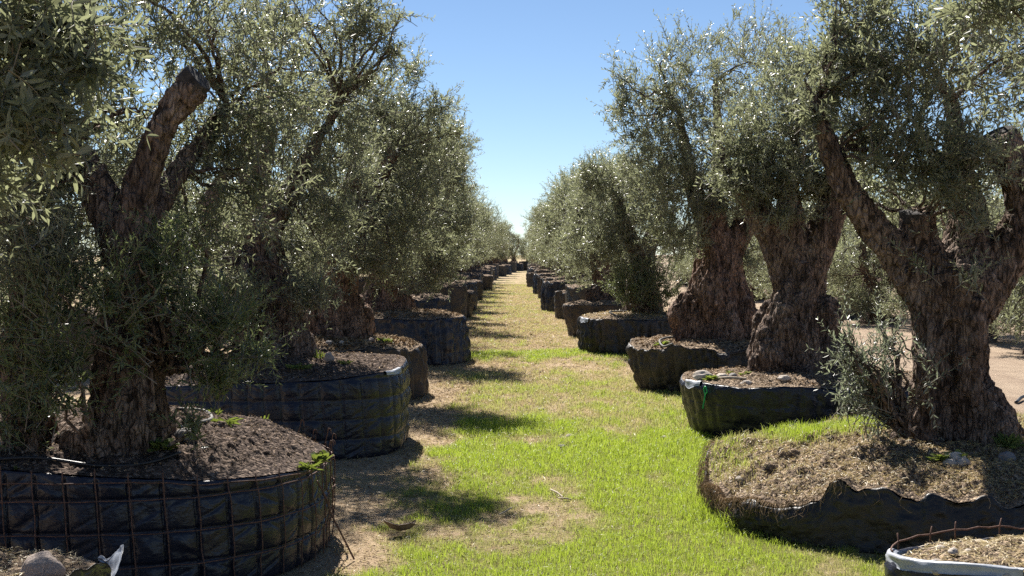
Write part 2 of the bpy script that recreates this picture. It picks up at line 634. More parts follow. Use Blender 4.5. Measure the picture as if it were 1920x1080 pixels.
def container_meshes(key, rx, ry, h, seed, style='pleat', e=2.5, bot=.97, mound=.12, tilt=(0, 0), rimvar=.03, plastic='plastic', soil='soil', nth=300, nz=34, edge=-.008, nf=46, relief=1.0, dips=(), lip=.015, soil_noise=1.0, jagamp=0.0):
    """a round of soil wrapped in plastic sheet; returns (wrap mesh, soil mesh, zfun(x,y), R(th), rim(th))"""
    rs = random.Random(seed)

    def rim(th):
        c, s = np.cos(th), np.sin(th)
        z = h + tilt[0] * c + tilt[1] * s
        z = z + rimvar * fbm(np.stack([c * 2.2, s * 2.2, 0 * c + seed], -1).reshape(-1, 3), 4, seed).reshape(c.shape)
        if jagamp:
            jn = vnoise(np.stack([c * 7.5, s * 7.5, 0 * c + 5.5], -1).reshape(-1, 3), seed).reshape(c.shape)
            z = z + jagamp * np.tanh(jn * 4) + .5 * jagamp * vnoise(np.stack([c * 24, s * 24, 0 * c + 2.5], -1).reshape(-1, 3), seed + 1).reshape(c.shape)
        for (a, w, d) in dips:
            z = z + d * np.exp(-((np.angle(np.exp(1j * (th - a)))) / w) ** 2)
        return z

    def R0(th):
        c, s = np.cos(th), np.sin(th)
        return superR(th, rx, ry, e) * (1 + .025 * fbm(np.stack([c * 1.5, s * 1.5, 0 * c + seed * 3.1], -1).reshape(-1, 3), 2, seed + 3).reshape(c.shape))

    th = np.linspace(0, 2 * PI, nth, endpoint=False)
    t = np.linspace(0, 1, nz)
    TH, T = np.meshgrid(th, t, indexing='xy')       # (nz, nth)
    Rb = R0(TH)
    Z = T * rim(TH)
    fac = bot + (1 - bot) * T ** .8 + .012 * np.sin(PI * T)
    arc = TH * (rx + ry) / 2
    c, s = np.cos(TH), np.sin(TH)
    q3 = np.stack([c * rx, s * ry, Z], -1).reshape(-1, 3)
    wr = fbm(q3 * 7, 3, seed).reshape(TH.shape)
    wr2 = np.abs(fbm(q3 * np.array((13, 13, 8)) + wr.reshape(-1, 1) * 2, 3, seed + 9)).reshape(TH.shape)
    if style == 'quilt':
        d = .152
        ncell = round(2 * PI * (rx + ry) / 2 / d)
        ua = (TH / (2 * PI) * ncell + .25 * T) % 1.0
        uz = (Z / .165) % 1.0
        da = np.minimum(ua, 1 - ua) * d
        dz = np.minimum(uz, 1 - uz) * .165
        ga, gzv = np.exp(-(da / .0075) ** 2), np.exp(-(dz / .009) ** 2)
        pil = np.abs(np.sin(PI * ua)) * np.abs(np.sin(PI * uz)) ** .6
        cell = _h(np.floor(TH / (2 * PI) * ncell + .25 * T).astype(np.int64), np.floor(Z / .165).astype(np.int64), 0 * TH.astype(np.int64), seed)
        crease = np.abs(fbm(np.stack([arc * 5 + Z * 9 * np.sign(cell), arc * -1.5 + Z * 2, 0 * Z + cell * 3], -1).reshape(-1, 3), 2, seed + 7)).reshape(TH.shape)
        off = .018 * pil * (1 + .6 * cell) - .024 * relief * ga - .013 * relief * gzv + .010 * wr + .034 * np.clip(.16 - crease, 0, 1) * pil * -2.8
    elif style == 'soft':
        d = .16
        ncell = round(2 * PI * (rx + ry) / 2 / d)
        ua = (TH / (2 * PI) * ncell + .15 * wr) % 1.0
        uz = (Z / .17) % 1.0
        pil = (np.abs(np.sin(PI * ua)) ** .5) * (.55 + .45 * np.abs(np.sin(PI * uz)) ** .4)
        off = .026 * pil + .016 * wr - .016 * wr2
    elif style == 'pleat':
        ph = fbm(np.stack([c * 11 + .3 * wr, s * 11, 0 * c + T * .6 + seed], -1).reshape(-1, 3), 3, seed + 5).reshape(TH.shape)
        fold = np.abs(ph) ** .7
        uz = (Z / .19 + .1 * wr) % 1.0
        off = .16 * (fold - .25) * (.55 + .45 * np.sqrt(np.abs(np.sin(PI * uz)))) + .012 * wr
    else:                                               # ragged
        off = .030 * wr + .030 * fbm(q3 * np.array((4, 4, 2)), 3, seed + 6).reshape(TH.shape) - .03 * wr2
    off = off * sstep(1.02, .93, T)
    flare = .03 * np.clip(fbm(np.stack([c * 4, s * 4, 0 * c], -1).reshape(-1, 3), 2, seed + 8).reshape(TH.shape) + .3, 0, 1) * (1 - T) ** 6
    R = Rb * fac + off + flare
    rows = [np.stack([R * c, R * s, Z], -1)]
    zr = rim(th)
    jag = .5 + .5 * vnoise(np.stack([np.cos(th) * 12, np.sin(th) * 12, 0 * th + seed], -1), seed)
    rt = R[-1]
    for (dr, dz) in ((.008, .004), (.018, .001), (.030, -.03), (.034, -.12)):
        rr = rt - dr
        zz = zr + (dz + (lip * (jag - .6) if dz > 0 else 0))
        rows.append(np.stack([rr * np.cos(th), rr * np.sin(th), zz], -1)[None])
    V = np.concatenate([r.reshape(-1, nth, 3) for r in rows], 0)
    nr = V.shape[0]
    i, j = np.meshgrid(np.arange(nr - 1), np.arange(nth), indexing='ij')
    j2 = (j + 1) % nth
    q = np.stack([i * nth + j, i * nth + j2, (i + 1) * nth + j2, (i + 1) * nth + j], -1).reshape(-1, 4)
    wrap = mesh(key + '_wrap', V.reshape(-1, 3), [q], [M[plastic]], smooth=True)

    def zfun(x, y):
        x, y = np.asarray(x, float), np.asarray(y, float)
        a = np.arctan2(y, x)
        f = np.clip(np.hypot(x, y) / (R0(a) - .006), 0, 1)
        z = h + (rim(a) - h) * f ** 4 - edge * f ** 4 + mound * (1 - f ** 2.2)
        pp = np.stack([x, y, 0 * x], -1).reshape(-1, 3)
        z = z + soil_noise * (.028 * fbm(pp * 5, 3, seed + 1) + .022 * fbm(pp * 22, 3, seed + 2) + .012 * fbm(pp * 60, 2, seed + 4)).reshape(x.shape) * sstep(1.02, .85, f)
        return z
    fr = np.linspace(.02, 1, nf)
    FR, T2 = np.meshgrid(fr, th, indexing='ij')
    rr = FR * (R0(T2) - .006)
    x, y = rr * np.cos(T2), rr * np.sin(T2)
    V = np.stack([x, y, zfun(x, y)], -1).reshape(-1, 3)
    i, j = np.meshgrid(np.arange(nf - 1), np.arange(nth), indexing='ij')
    j2 = (j + 1) % nth
    q = np.stack([i * nth + j, (i + 1) * nth + j, (i + 1) * nth + j2, i * nth + j2], -1).reshape(-1, 4)
    k = len(V)
    V = np.vstack([V, V[:nth].mean(0)])
    a = np.arange(nth)
    tri = np.stack([np.full(nth, k), a, (a + 1) % nth], -1)
    so = mesh(key + '_soil', V, [q, tri], [M[soil]], smooth=True)
    return wrap, so, zfun, R0, rim


CONT = {}


def container(cx, cy, label, group, key=None, loc=None, rz=0, **kw):
    wrap, so, zf, R0, rim = container_meshes(key or 'container', **kw)
    t = thing('planter_container', label, 'container', (cx, cy, 0), rz, group)
    link('plastic_wrap', wrap, t)
    link('soil', so, t)
    if key:
        CONT[key] = dict(o=t, zf=zf, R=R0, rim=rim, c=(cx, cy), wrap=wrap, soil=so)
    return t


def soil_z(key, x, y):
    c = CONT[key]
    return c['zf'](np.asarray(x) - c['c'][0], np.asarray(y) - c['c'][1])


GL = 'plastic wrapped containers across the grass from the dirt road'
GR = 'plastic wrapped containers between the grass and the dirt road'
front = -PI / 2
container(-2.32, 4.62, 'straw topped container holding the rounded rock, with torn plastic rim', GL, 'L0', rx=.86, ry=.60, h=.53, seed=3, style='soft', e=2.4, mound=.035, soil='soil_dry', tilt=(-.01, .0), lip=.02)
container(-2.40, 7.62, 'wire mesh bound black container, nearest the camera across the grass', GL, 'L1', rx=1.27, ry=1.16, h=.60, seed=7, style='quilt', e=2.6, bot=.985, mound=.19, tilt=(-.09, -.02), rimvar=.02, nth=1040, nz=70, lip=.01, nf=110)
container(-2.32, 11.85, 'squared quilted black container just behind the wire mesh bound one', GL, 'L2', rx=1.30, ry=1.0, h=.68, seed=11, style='quilt', e=3.2, bot=1.0, mound=.10, tilt=(.03, .05), rimvar=.025, nth=840, nz=56, relief=.55)
container(-2.2, 16.0, 'lumpy brown streaked container with bark chips heaped on its rim', GL, 'L3', rx=1.03, ry=.95, h=.60, seed=15, style='pleat', e=2.2, bot=1.02, mound=.12, plastic='plastic_brown', soil='soil_dry', rimvar=.08, jagamp=.02)
container(-1.86, 21.2, 'tall pleated black container under the reddish flared trunk', GL, 'L4', rx=.98, ry=1.1, h=.71, seed=19, style='pleat', e=2.6, bot=1.04, mound=.10, plastic='plastic', soil='soil_dry', rimvar=.03)
container(2.40, 5.35, 'small container corner with pale folded lining and straw covered soil', GR, 'R0', rx=.885, ry=.50, h=.48, seed=23, style='soft', e=2.2, mound=.03, soil='soil_dry', lip=.02, edge=.03, tilt=(.0, -.05))
container(2.95, 8.80, 'collapsed low container with grassy straw mound and ragged plastic edge', GR, 'R1', rx=1.70, ry=1.42, h=.375, seed=27, style='ragged', e=2.3, bot=1.0, mound=.115, nf=120, rimvar=.10, soil='soil_dry', plastic='plastic_matte', lip=.05, jagamp=.045, nth=640, nz=40, tilt=(.0, .03), dips=((-2.95, .40, -.22), (2.5, .45, -.14), (-1.9, .10, -.06), (-1.5, .08, -.06)), soil_noise=1.8)
container(2.85, 12.75, 'black container with green plastic tie and stones on its rim', GR, 'R2', rx=1.27, ry=1.05, h=.50, seed=31, style='soft', e=2.4, bot=.90, mound=.09, rimvar=.05, soil='soil_dry', nth=360, nz=40)
container(2.50, 16.9, 'tapered dusty container with drip hose curl under the reddish flared trunk', GR, 'R3', rx=1.10, ry=1.05, h=.56, seed=35, style='pleat', e=2.3, bot=.84, mound=.07, rimvar=.07, jagamp=.02, plastic='plastic_dusty', soil='soil_dry')
container(2.20, 23.2, 'wide dusty pleated container below dense upright sucker shoots', GR, 'R4', rx=1.12, ry=1.0, h=.60, seed=39, style='pleat', e=2.6, bot=.96, mound=.09, plastic='plastic_dusty', soil='soil_dry')
container(1.72, 27.6, 'narrow mud brown container with exposed soil, behind the wide dusty pleated one', GR, 'R5', rx=.78, ry=.7, h=.66, seed=43, style='ragged', e=2.2, bot=.86, mound=.08, plastic='plastic_brown', soil='soil_dry')

# far containers: three shapes, copied along both rows
ORD = ['first', 'second', 'third', 'fourth', 'fifth', 'sixth', 'seventh', 'eighth', 'ninth', 'tenth', 'eleventh', 'twelfth', 'thirteenth', 'fourteenth', 'fifteenth', 'sixteenth']
rr = random.Random(77)
far_kinds = [container_meshes('far_container', 1.08, 1.0, .84, 51, 'pleat', 2.5, 1.0, .08, rimvar=.08, jagamp=.02, plastic='plastic', soil='soil_far', nth=180, nz=22),
             container_meshes('far_container', 1.0, .95, .92, 57, 'ragged', 2.8, .96, .08, rimvar=.09, jagamp=.03, plastic='plastic_dusty', soil='soil_far', nth=180, nz=22),
             container_meshes('far_container', 1.12, .9, .76, 63, 'pleat', 2.2, .94, .1, rimvar=.09, jagamp=.03, plastic='plastic_dusty', soil='soil_far', nth=180, nz=22)]


def far_container(x, y, k, label, group, rz=0, sc=1.0):
    t = thing('planter_container', label, 'container', (x, y, 0), rz, group, sc)
    t.scale = (sc * rr.uniform(.86, 1.06), sc * rr.uniform(.86, 1.06), sc * rr.uniform(.86, 1.04))
    w, so = far_kinds[k % 3][:2]
    link('plastic_wrap', w, t)
    link('soil', so, t)
    return t


# ------------------------------------------------------------------ trunks
def trunk_mesh(key, stems, lumps=(), voxel=.014, seed=0, mat='bark', disp=1.0, cords=0):
    mb = MB()
    rs = random.Random(seed)
    for st in stems:
        pts = np.array([p[:3] for p in st['p']], float)
        rad = np.array([p[3] for p in st['p']], float) * .92
        L = np.linalg.norm(np.diff(pts, axis=0), axis=1).sum()
        n = max(8, int(L / .04))
        c = catmull(np.column_stack([pts, rad]), n)
        amp = st.get('amp', .06)
        ph = [rs.uniform(0, 2 * PI) for _ in range(5)]
        tw = rs.uniform(-1.5, 1.5)

        def mod(th, s, amp=amp, ph=ph, tw=tw):
            a = amp * (.35 + .65 * (1 - s) ** 1.3)
            f = .55 * np.cos(3 * th + ph[0] + tw * s) + .5 * np.cos(5 * th + ph[1] - tw * s) - 1.1 * np.abs(np.cos(3.5 * th + ph[2] + tw * s * 1.5)) ** 6 + .4 * np.cos(2 * th + ph[3] + 3 * s) + .1
            return 1 + a * f
        V, fs = tube(c[:, :3], np.maximum(c[:, 3], .004), 44, True, mod)
        mb.add(V, fs)
    if cords:
        p0 = np.array(stems[0]['p'], float)
        zs0 = np.linspace(0, 1, 26)
        cc = catmull(p0, 26)
        for q in range(cords):
            a0 = 2 * PI * (q + rs.uniform(-.3, .3)) / cords
            tw, top = rs.uniform(-.8, .8), rs.uniform(.45, .95)
            rr_, w1, w2 = rs.uniform(.26, .46), rs.uniform(0, 6), rs.uniform(4, 8)
            m = max(8, int(26 * top))
            s1 = zs0[:m]
            aa = a0 + tw * s1 + .18 * np.sin(w1 + w2 * s1)
            off = cc[:m, 3] * (.88 + .10 * np.sin(w2 * s1 * 1.7 + w1))
            pts = cc[:m, :3] + np.stack([np.cos(aa) * off, np.sin(aa) * off, 0 * aa], -1)
            rad = cc[:m, 3] * rr_ * (1 + .25 * np.sin(w1 * 3 + 9 * s1)) * (1 - .75 * (s1 / top) ** 3)
            mb.add(*tube(pts, np.maximum(rad, .012), 18))
    for (x, y, z, rx, ry, rz) in lumps:
        V, fs = uvsphere((0, 0, 0), (1, 1, 1), 22, 12)
        V = V * (1 + .25 * fbm(V * 1.6 + seed + x * 9, 2, seed)[:, None])
        mb.add(np.array((x, y, z)) + V * np.array((rx, ry, rz)), fs)
    me = mb.mesh('tmp', [], smooth=True)
    o = bpy.data.objects.new('tmp', me)
    C.objects.link(o)
    md = o.modifiers.new('r', 'REMESH')
    md.mode = 'VOXEL'
    md.voxel_size = voxel
    sm = o.modifiers.new('s', 'SMOOTH')
    sm.factor = .5
    sm.iterations = 2
    dg = bpy.context.evaluated_depsgraph_get()
    ev = o.evaluated_get(dg)
    out = bpy.data.meshes.new_from_object(ev)
    bpy.data.objects.remove(o)
    bpy.data.meshes.remove(me)
    n = len(out.vertices)
    co = np.empty(n * 3, np.float32)
    out.vertices.foreach_get('co', co)
    co = co.reshape(-1, 3).astype(float)
    no = np.empty(n * 3, np.float32)
    out.vertex_normals.foreach_get('vector', no)
    no = no.reshape(-1, 3)
    low = 1 - sstep(.2, 1.3, co[:, 2])
    zs = np.array((1, 1, .38))
    d = .030 * (1 + 1.3 * low) * fbm(co * zs * 5, 3, seed + 2)
    d = d + .021 * (1 + .8 * low) * (.5 - np.abs(fbm(co * zs * 11 + 4, 3, seed + 4)) * 2)
    d = d + .016 * (.4 - np.abs(fbm(co * np.array((1, 1, .3)) * 30, 2, seed + 6)) * 2)
    rloc = np.minimum(1, np.abs(d) / .05 + .5)
    co = co + no * (d * disp)[:, None]
    out.vertices.foreach_set('co', np.ascontiguousarray(co, np.float32).ravel())
    out.polygons.foreach_set('use_smooth', np.ones(len(out.polygons), bool))
    out.materials.clear()
    out.materials.append(M[mat])
    out.name = key + '_trunk'
    out.update()
    return out


# ------------------------------------------------------------------ crowns
def crown_mesh(key, clumps, roots, seed, ntw, leaf='leaf', ll=.062, K=12, tl=(.26, .52), up=.45, nshoot=0, shoot_len=(.5, .8), nbranch=3, shell=.42, droop=.12, lw=.105):
    rs = np.random.RandomState(seed)
    cl = np.array([c[:6] for c in clumps], float)
    wt = np.array([c[6] for c in clumps], float)
    roots = np.asarray(roots, float)
    wt = wt / wt.sum()
    k = rs.choice(len(cl), ntw, p=wt)
    d = nrm(rs.normal(size=(ntw, 3)))
    r = rs.uniform(0, 1, ntw) ** shell
    # lumpy clumps: sub-clusters inside each ellipsoid leave gaps between them
    off = d * r[:, None]
    lump = vnoise(off * 2.6 + k[:, None] * 7.7, seed)
    keep = rs.uniform(0, 1, ntw) < .45 + .9 * lump + .25
    k, off, d, r = k[keep], off[keep], d[keep], r[keep]
    k, off, d, r = k[:int(len(k) * .80)], off[:int(len(k) * .80)], d[:int(len(k) * .80)], r[:int(len(k) * .80)]
    n = len(k)
    c = cl[k, :3] + off * cl[k, 3:]
    outw = nrm(off * cl[k, 3:] + 1e-6)
    ln = rs.uniform(*tl, n)
    dr = nrm(outw * .75 + np.array((0, 0, up)) + rs.normal(size=(n, 3)) * .42)
    if nshoot:
        kk = rs.choice(len(cl), nshoot, p=wt)
        dd = nrm(np.abs(rs.normal(size=(nshoot, 3))) * np.array((1, 1, 1.6)) * np.sign(rs.normal(size=(nshoot, 3)) + np.array((0, 0, 9))))
        c2 = cl[kk, :3] + dd * cl[kk, 3:] * .85
        c = np.vstack([c, c2])
        ln = np.concatenate([ln, rs.uniform(*shoot_len, nshoot)])
        dr = np.vstack([dr, nrm(dd * .5 + np.array((0, 0, 1.1)) + rs.normal(size=(nshoot, 3)) * .25)])
        n = len(c)
    t = np.linspace(0, 1, K + 2)
    start = c - dr * (ln * .55)[:, None]
    side = nrm(np.cross(dr, rs.normal(size=(n, 3))))
    bend = rs.normal(size=n) * .16
    path = start[:, None] + dr[:, None] * (ln[:, None] * t)[..., None] + side[:, None] * (bend[:, None] * ln[:, None] * (t ** 2))[..., None]
    path[..., 2] -= (droop * rs.uniform(.2, 1.6, n) * ln)[:, None] * t ** 2
    Vt, qt = twig_prisms(path[:, ::2], np.full(n, .0032), np.full(n, .0011))
    # leaves, opposite pairs, each pair turned a quarter
    nodes = path[:, 2:]
    tg = nrm(np.gradient(path, axis=1))[:, 2:]
    ref = nrm(rs.normal(size=(n, 1, 3)))
    a = nrm(np.cross(tg, ref))
    b = np.cross(tg, a)
    Kn = nodes.shape[1]
    alt = (np.arange(Kn) % 2)[None, :, None]
    perp = np.where(alt == 0, a, b)
    P0 = np.stack([nodes, nodes], 2).reshape(-1, 3)
    T0 = np.stack([tg, tg], 2).reshape(-1, 3)
    Q0 = np.stack([perp, -perp], 2).reshape(-1, 3)
    m = len(P0)
    sel = rs.uniform(0, 1, m) < .93
    P0, T0, Q0 = P0[sel], T0[sel], Q0[sel]
    m = len(P0)
    tipf = np.tile(np.repeat(np.linspace(1.0, .55, Kn), 2), n)[sel]
    L = 1.08 * ll * tipf * rs.uniform(.7, 1.2, m)
    dl = nrm(T0 * rs.uniform(.45, 1.1, m)[:, None] + Q0 * .85 + rs.normal(size=(m, 3)) * .22)
    nn = nrm(T0 - dl * (T0 * dl).sum(-1, keepdims=True) + rs.normal(size=(m, 3)) * .42 + np.array((0, -.12, .62)))
    nn = nrm(nn - dl * (nn * dl).sum(-1, keepdims=True))
    s = np.cross(dl, nn)
    W = (L * lw * rs.uniform(.85, 1.2, m))[:, None]
    L = L[:, None]
    curl = rs.normal(size=(m, 1)) * .10
    fold = rs.uniform(.1, .5, (m, 1)) * W
    p1 = P0 + dl * L * .34 + nn * fold
    p2 = P0 + dl * L * .70 + nn * (fold * .8 + curl * L * .5)
    tip = P0 + dl * L + nn * curl * L
    Vl = np.stack([P0, p1 + s * W, p2 + s * W * .85, tip, p2 - s * W * .85, p1 - s * W], 1).reshape(-1, 3)
    i = np.arange(m) * 6 + len(Vt)
    q = np.concatenate([np.stack([i, i + 1, i + 2, i + 3], -1), np.stack([i, i + 3, i + 4, i + 5], -1)])
    rnd = rs.uniform(0, 1, m)
    # limbs feeding the clumps
    mb = MB()
    for ci in range(len(cl)):
        j = np.argmin(np.linalg.norm(roots - cl[ci, :3], axis=1))
        nb_ = max(1, int(round(nbranch * (.5 + wt[ci] * len(cl) * .5))))
        for _ in range(nb_):
            e = cl[ci, :3] + nrm(rs.normal(size=3)) * cl[ci, 3:] * rs.uniform(.3, .8)
            p0 = roots[j]
            D = np.linalg.norm(e - p0)
            mid = (p0 + e) / 2 + rs.normal(size=3) * .10 * D + np.array((0, 0, .08 * D))
            pp = catmull([p0, mid, e], 12)
            pp[1:-1] += rs.normal(size=(10, 3)) * .012
            mb.add(*tube(pp, np.linspace(.010 + .010 * min(D, 1.2), .004, 12), 6, False))
    Vb = np.concatenate(mb.V)
    qb = np.concatenate(mb.F[(4, 0)]) + len(Vt) + len(Vl)
    z = lambda f: np.zeros(len(f))
    return mesh(key + '_crown', np.vstack([Vt, Vl, Vb]), [qt, q, qb], [M['twig'], M[leaf], M['bark']], [0, 1, 2],
                fattr={'rnd': [z(qt), np.concatenate([rnd, rnd]), z(qb)]}, smooth=[True, False, True])


def build_tree(key, base, label, group, trunk, crown, suckers=None, mat='bark'):
    """base: world point of the trunk foot; stems and clumps are given in world points"""
    base = np.array(base, float)
    t = thing('olive_tree', label, 'olive tree', tuple(base), 0, group)
    stems = [dict(s, p=[(p[0] - base[0], p[1] - base[1], p[2] - base[2], p[3]) for p in s['p']]) for s in trunk['stems']]
    lumps = [(l[0] - base[0], l[1] - base[1], l[2] - base[2], *l[3:]) for l in trunk.get('lumps', ())]
    tm = trunk_mesh(key, stems, lumps, trunk.get('voxel', .016), trunk.get('seed', 1), mat, trunk.get('disp', 1.0), trunk.get('cords', 0))
    link('trunk', tm, t)
    roots = np.array([p[:3] for s in stems[1 if len(stems) > 1 else 0:] for p in s['p'][1:]])

    def loc(cs):
        return [(c[0] - base[0], c[1] - base[1], c[2] - base[2], *c[3:]) for c in cs]
    kw = dict(crown)
    cl = loc(kw.pop('clumps'))
    link('crown', crown_mesh(key, cl, roots, **kw), t)
    if suckers:
        kw = dict(suckers)
        cl = loc(kw.pop('clumps'))
        rt = kw.pop('roots', None)
        rt = np.array([(0.1, -.1, .1)]) if rt is None else np.array(rt) - base
        link('sucker_shoots', crown_mesh(key + '_sucker', cl, rt, **kw), t)
    return t


def st(pts, Y, amp=.06):
    """stem through picture points (px, py, radius px[, dY]) at depth Y"""
    out = []
    for p in pts:
        y = Y + (p[3] if len(p) > 3 else 0)
        w = P(p[0], p[1], y)
        out.append((*w, p[2] * y / F))
    return dict(p=out, amp=amp)


def cl(px, py, Y, rx, rz, ry, w):
    s = Y / F
    return (*P(px, py, Y), rx * s, ry, rz * s, w)


TL = 'old olive trees across the grass from the dirt road'
TR = 'old olive trees between the grass and the dirt road'


def cut_disc(tree, p, direction, r, name='pruning_cut', seed=1):
    """weathered saw cut closing a pruned limb"""
    d = np.array(direction, float)
    d = d / np.linalg.norm(d)
    p = np.array(p, float) - np.array(tree.location)
    pts = np.array([p - d * .05, p - d * .004, p + d * .014, p + d * .017])
    V, fs = tube(pts, [r * .9, r * .93, r * .92, r * .86], 28, True, lambda th, s: 1 + .07 * np.cos(3 * th + seed) + .05 * np.cos(5 * th))
    V = V + .0025 * fbm(V * 30, 2, seed)[:, None] * d
    mb = MB()
    mb.add(V, fs)
    link(name, mb.mesh('pruning_cut', [M['cut']], False), tree)


# --- L0, whose trunk stands outside the picture
Y = 4.7
b0 = np.array((-2.72, 4.75, .52))
build_tree('L0', b0, 'overhanging olive branch tree nearest the camera above the rounded rock', TL,
           dict(stems=[dict(p=[(-2.72, 4.75, .4, .26), (-2.74, 4.75, .9, .2), (-2.7, 4.7, 1.4, .18), (-2.65, 4.6, 1.8, .15)], amp=.15),
                       dict(p=[(-2.7, 4.7, 1.4, .13), (-2.4, 4.5, 1.9, .09), (-2.1, 4.35, 2.3, .06), (-1.9, 4.3, 2.7, .03)])], voxel=.02, seed=41),
           dict(clumps=[cl(40, 70, 4.35, 130, 120, .35, 1), cl(-130, 100, 4.5, 170, 260, .45, 1.2), cl(20, 215, 4.25, 100, 85, .28, .75), cl(120, 40, 4.45, 90, 80, .3, .5),
                        cl(170, 120, 4.5, 60, 55, .2, .18), cl(120, 262, 4.35, 55, 35, .15, .12), cl(-60, 330, 4.4, 80, 60, .25, .3)], seed=5, ntw=470, ll=.084, droop=.3, up=.1, tl=(.2, .42)))

# --- L1
Y = 7.0
zb = float(soil_z('L1', -2.26, Y))
fl = np.array((-2.26, Y, zb))
tl1 = build_tree('L1', fl, 'gnarled olive with upright sawn off limb above the wire mesh container', TL,
                 dict(stems=[st([(222, 900, 98), (226, 850, 82), (238, 760, 64), (248, 640, 52), (248, 540, 45), (249, 450, 43), (258, 380, 37), (280, 300, 31), (302, 245, 29), (330, 195, 30), (366, 158, 34)], Y, .16),
                             st([(236, 490, 40), (205, 395, 38, .05), (165, 320, 30, .15), (120, 260, 20, .3), (70, 150, 9, .4)], Y),
                             st([(58, 900, 72), (50, 850, 62), (44, 760, 46), (40, 640, 36), (62, 520, 30, .1), (25, 400, 22, .2), (-20, 250, 12, .3)], Y, .12),
                             st([(246, 460, 32), (330, 330, 20, .5), (430, 200, 9, .9)], Y)],
                      lumps=[(*P(180, 835, Y - .1), .16, .16, .12), (*P(290, 850, Y), .14, .2, .12), (*P(120, 870, Y), .22, .2, .1)], voxel=.012, seed=61, cords=7),
                 dict(clumps=[cl(90, 70, 7.40, 190, 160, .6, 1.3), cl(330, 40, 7.65, 170, 130, .6, 1.1), cl(505, 150, 7.75, 110, 140, .5, .8), cl(480, 330, 7.65, 100, 120, .4, .65),
                              cl(90, 320, 7.15, 115, 120, .45, .9), cl(-60, 200, 6.95, 140, 250, .6, .7), cl(340, 440, 7.55, 110, 90, .35, .6), cl(105, 470, 6.85, 105, 90, .35, .7),
                              cl(-10, 480, 7.15, 100, 150, .5, .7), cl(230, 270, 7.75, 130, 150, .3, .6), cl(400, 240, 7.75, 70, 90, .3, .4)], seed=7, ntw=2700, nshoot=60),
                 dict(clumps=[cl(110, 590, 6.60, 110, 130, .22, 1.1), cl(90, 700, 6.60, 100, 80, .2, .55), cl(245, 545, 6.60, 80, 90, .12, .45), cl(400, 600, 6.90, 95, 95, .25, 1.0), cl(400, 700, 6.90, 70, 40, .2, .25),
                              cl(480, 655, 6.95, 60, 28, .15, .2), cl(320, 480, 6.85, 70, 90, .2, .5), cl(250, 640, 6.55, 50, 60, .08, .18), cl(350, 790, 6.75, 30, 18, .1, .06), cl(30, 780, 6.75, 80, 70, .25, .4), cl(20, 640, 6.8, 90, 90, .3, .6)],
                      roots=[P(165, 855, 6.65), P(185, 858, 6.65), P(60, 850, 6.75), P(300, 840, 6.85), P(310, 700, 6.95)], seed=9, ntw=820, leaf='shoot_leaf', ll=.058, up=.6, nbranch=4, tl=(.25, .45)), mat='bark')
cut_disc(tl1, P(371, 150, Y), P(371, 150, Y) - P(334, 188, Y) + np.array((.02, -.03, 0)), 33 * Y / F, seed=3)

# --- L2
Y = 12.0
fl = np.array((P(515, 600, Y)[0], Y, float(soil_z('L2', P(515, 600, Y)[0], Y))))
build_tree('L2', fl, 'olive with blunt upright stub, leafy over the squared quilted container', TL,
           dict(stems=[st([(525, 690, 78), (515, 650, 64), (505, 580, 50), (496, 500, 40), (492, 430, 36), (482, 370, 32), (480, 300, 31), (492, 215, 30)], Y, .18),
                       st([(500, 560, 30), (430, 470, 24), (390, 390, 20), (430, 320, 12)], Y),
                       st([(495, 450, 26), (560, 330, 17, .1), (640, 190, 8, .2)], Y)], voxel=.018, seed=71, cords=8),
           dict(clumps=[cl(560, 40, 12, 150, 110, .7, 1.2), cl(690, 40, 12.1, 65, 60, .4, .45), cl(640, 170, 12.2, 120, 110, .7, 1.1), cl(500, 190, 12.6, 130, 90, .4, .45),
                        cl(620, 330, 12.2, 110, 110, .6, 1), cl(570, 450, 12.1, 105, 90, .5, .8), cl(420, 450, 12.4, 110, 120, .5, .7), cl(430, 560, 11.6, 80, 70, .3, .5),
                        cl(590, 545, 11.7, 50, 40, .3, .3), cl(400, 150, 12.6, 150, 160, .6, .8), cl(755, 30, 12, 30, 14, .2, .05), cl(735, 90, 12.1, 28, 18, .2, .06)], seed=17, ntw=2700, nshoot=90, ll=.066))

# --- L3, L4
Y = 16.1
build_tree('L3', (P(630, 600, Y)[0], Y, float(soil_z('L3', P(630, 600, Y)[0], Y)) - .03), 'dense dark olive over the lumpy brown streaked container', TL,
           dict(stems=[st([(632, 660, 68), (630, 620, 56), (634, 560, 44), (640, 500, 36), (645, 440, 32)], Y, .2),
                       st([(640, 480, 26), (610, 400, 20), (580, 320, 12)], Y), st([(645, 460, 26), (690, 380, 20), (740, 280, 12)], Y), st([(645, 450, 24), (660, 350, 18, .3), (680, 240, 9, .4)], Y)], voxel=.022, seed=81, cords=9),
           dict(clumps=[cl(720, 200, 16.2, 95, 90, .7, 1), cl(640, 300, 16.4, 130, 150, .8, 1.3), cl(775, 280, 16, 75, 110, .6, 1), cl(760, 400, 16, 80, 100, .6, 1), cl(660, 440, 15.8, 100, 80, .6, .9),
                        cl(830, 190, 16, 32, 28, .3, .12), cl(852, 245, 16, 32, 16, .25, .10), cl(560, 330, 16.5, 120, 150, .8, .8), cl(715, 505, 15.7, 60, 40, .4, .3), cl(770, 130, 16.2, 40, 40, .4, .18)], seed=19, ntw=2700, nshoot=60, ll=.07), mat='bark_red')
Y = 21.3
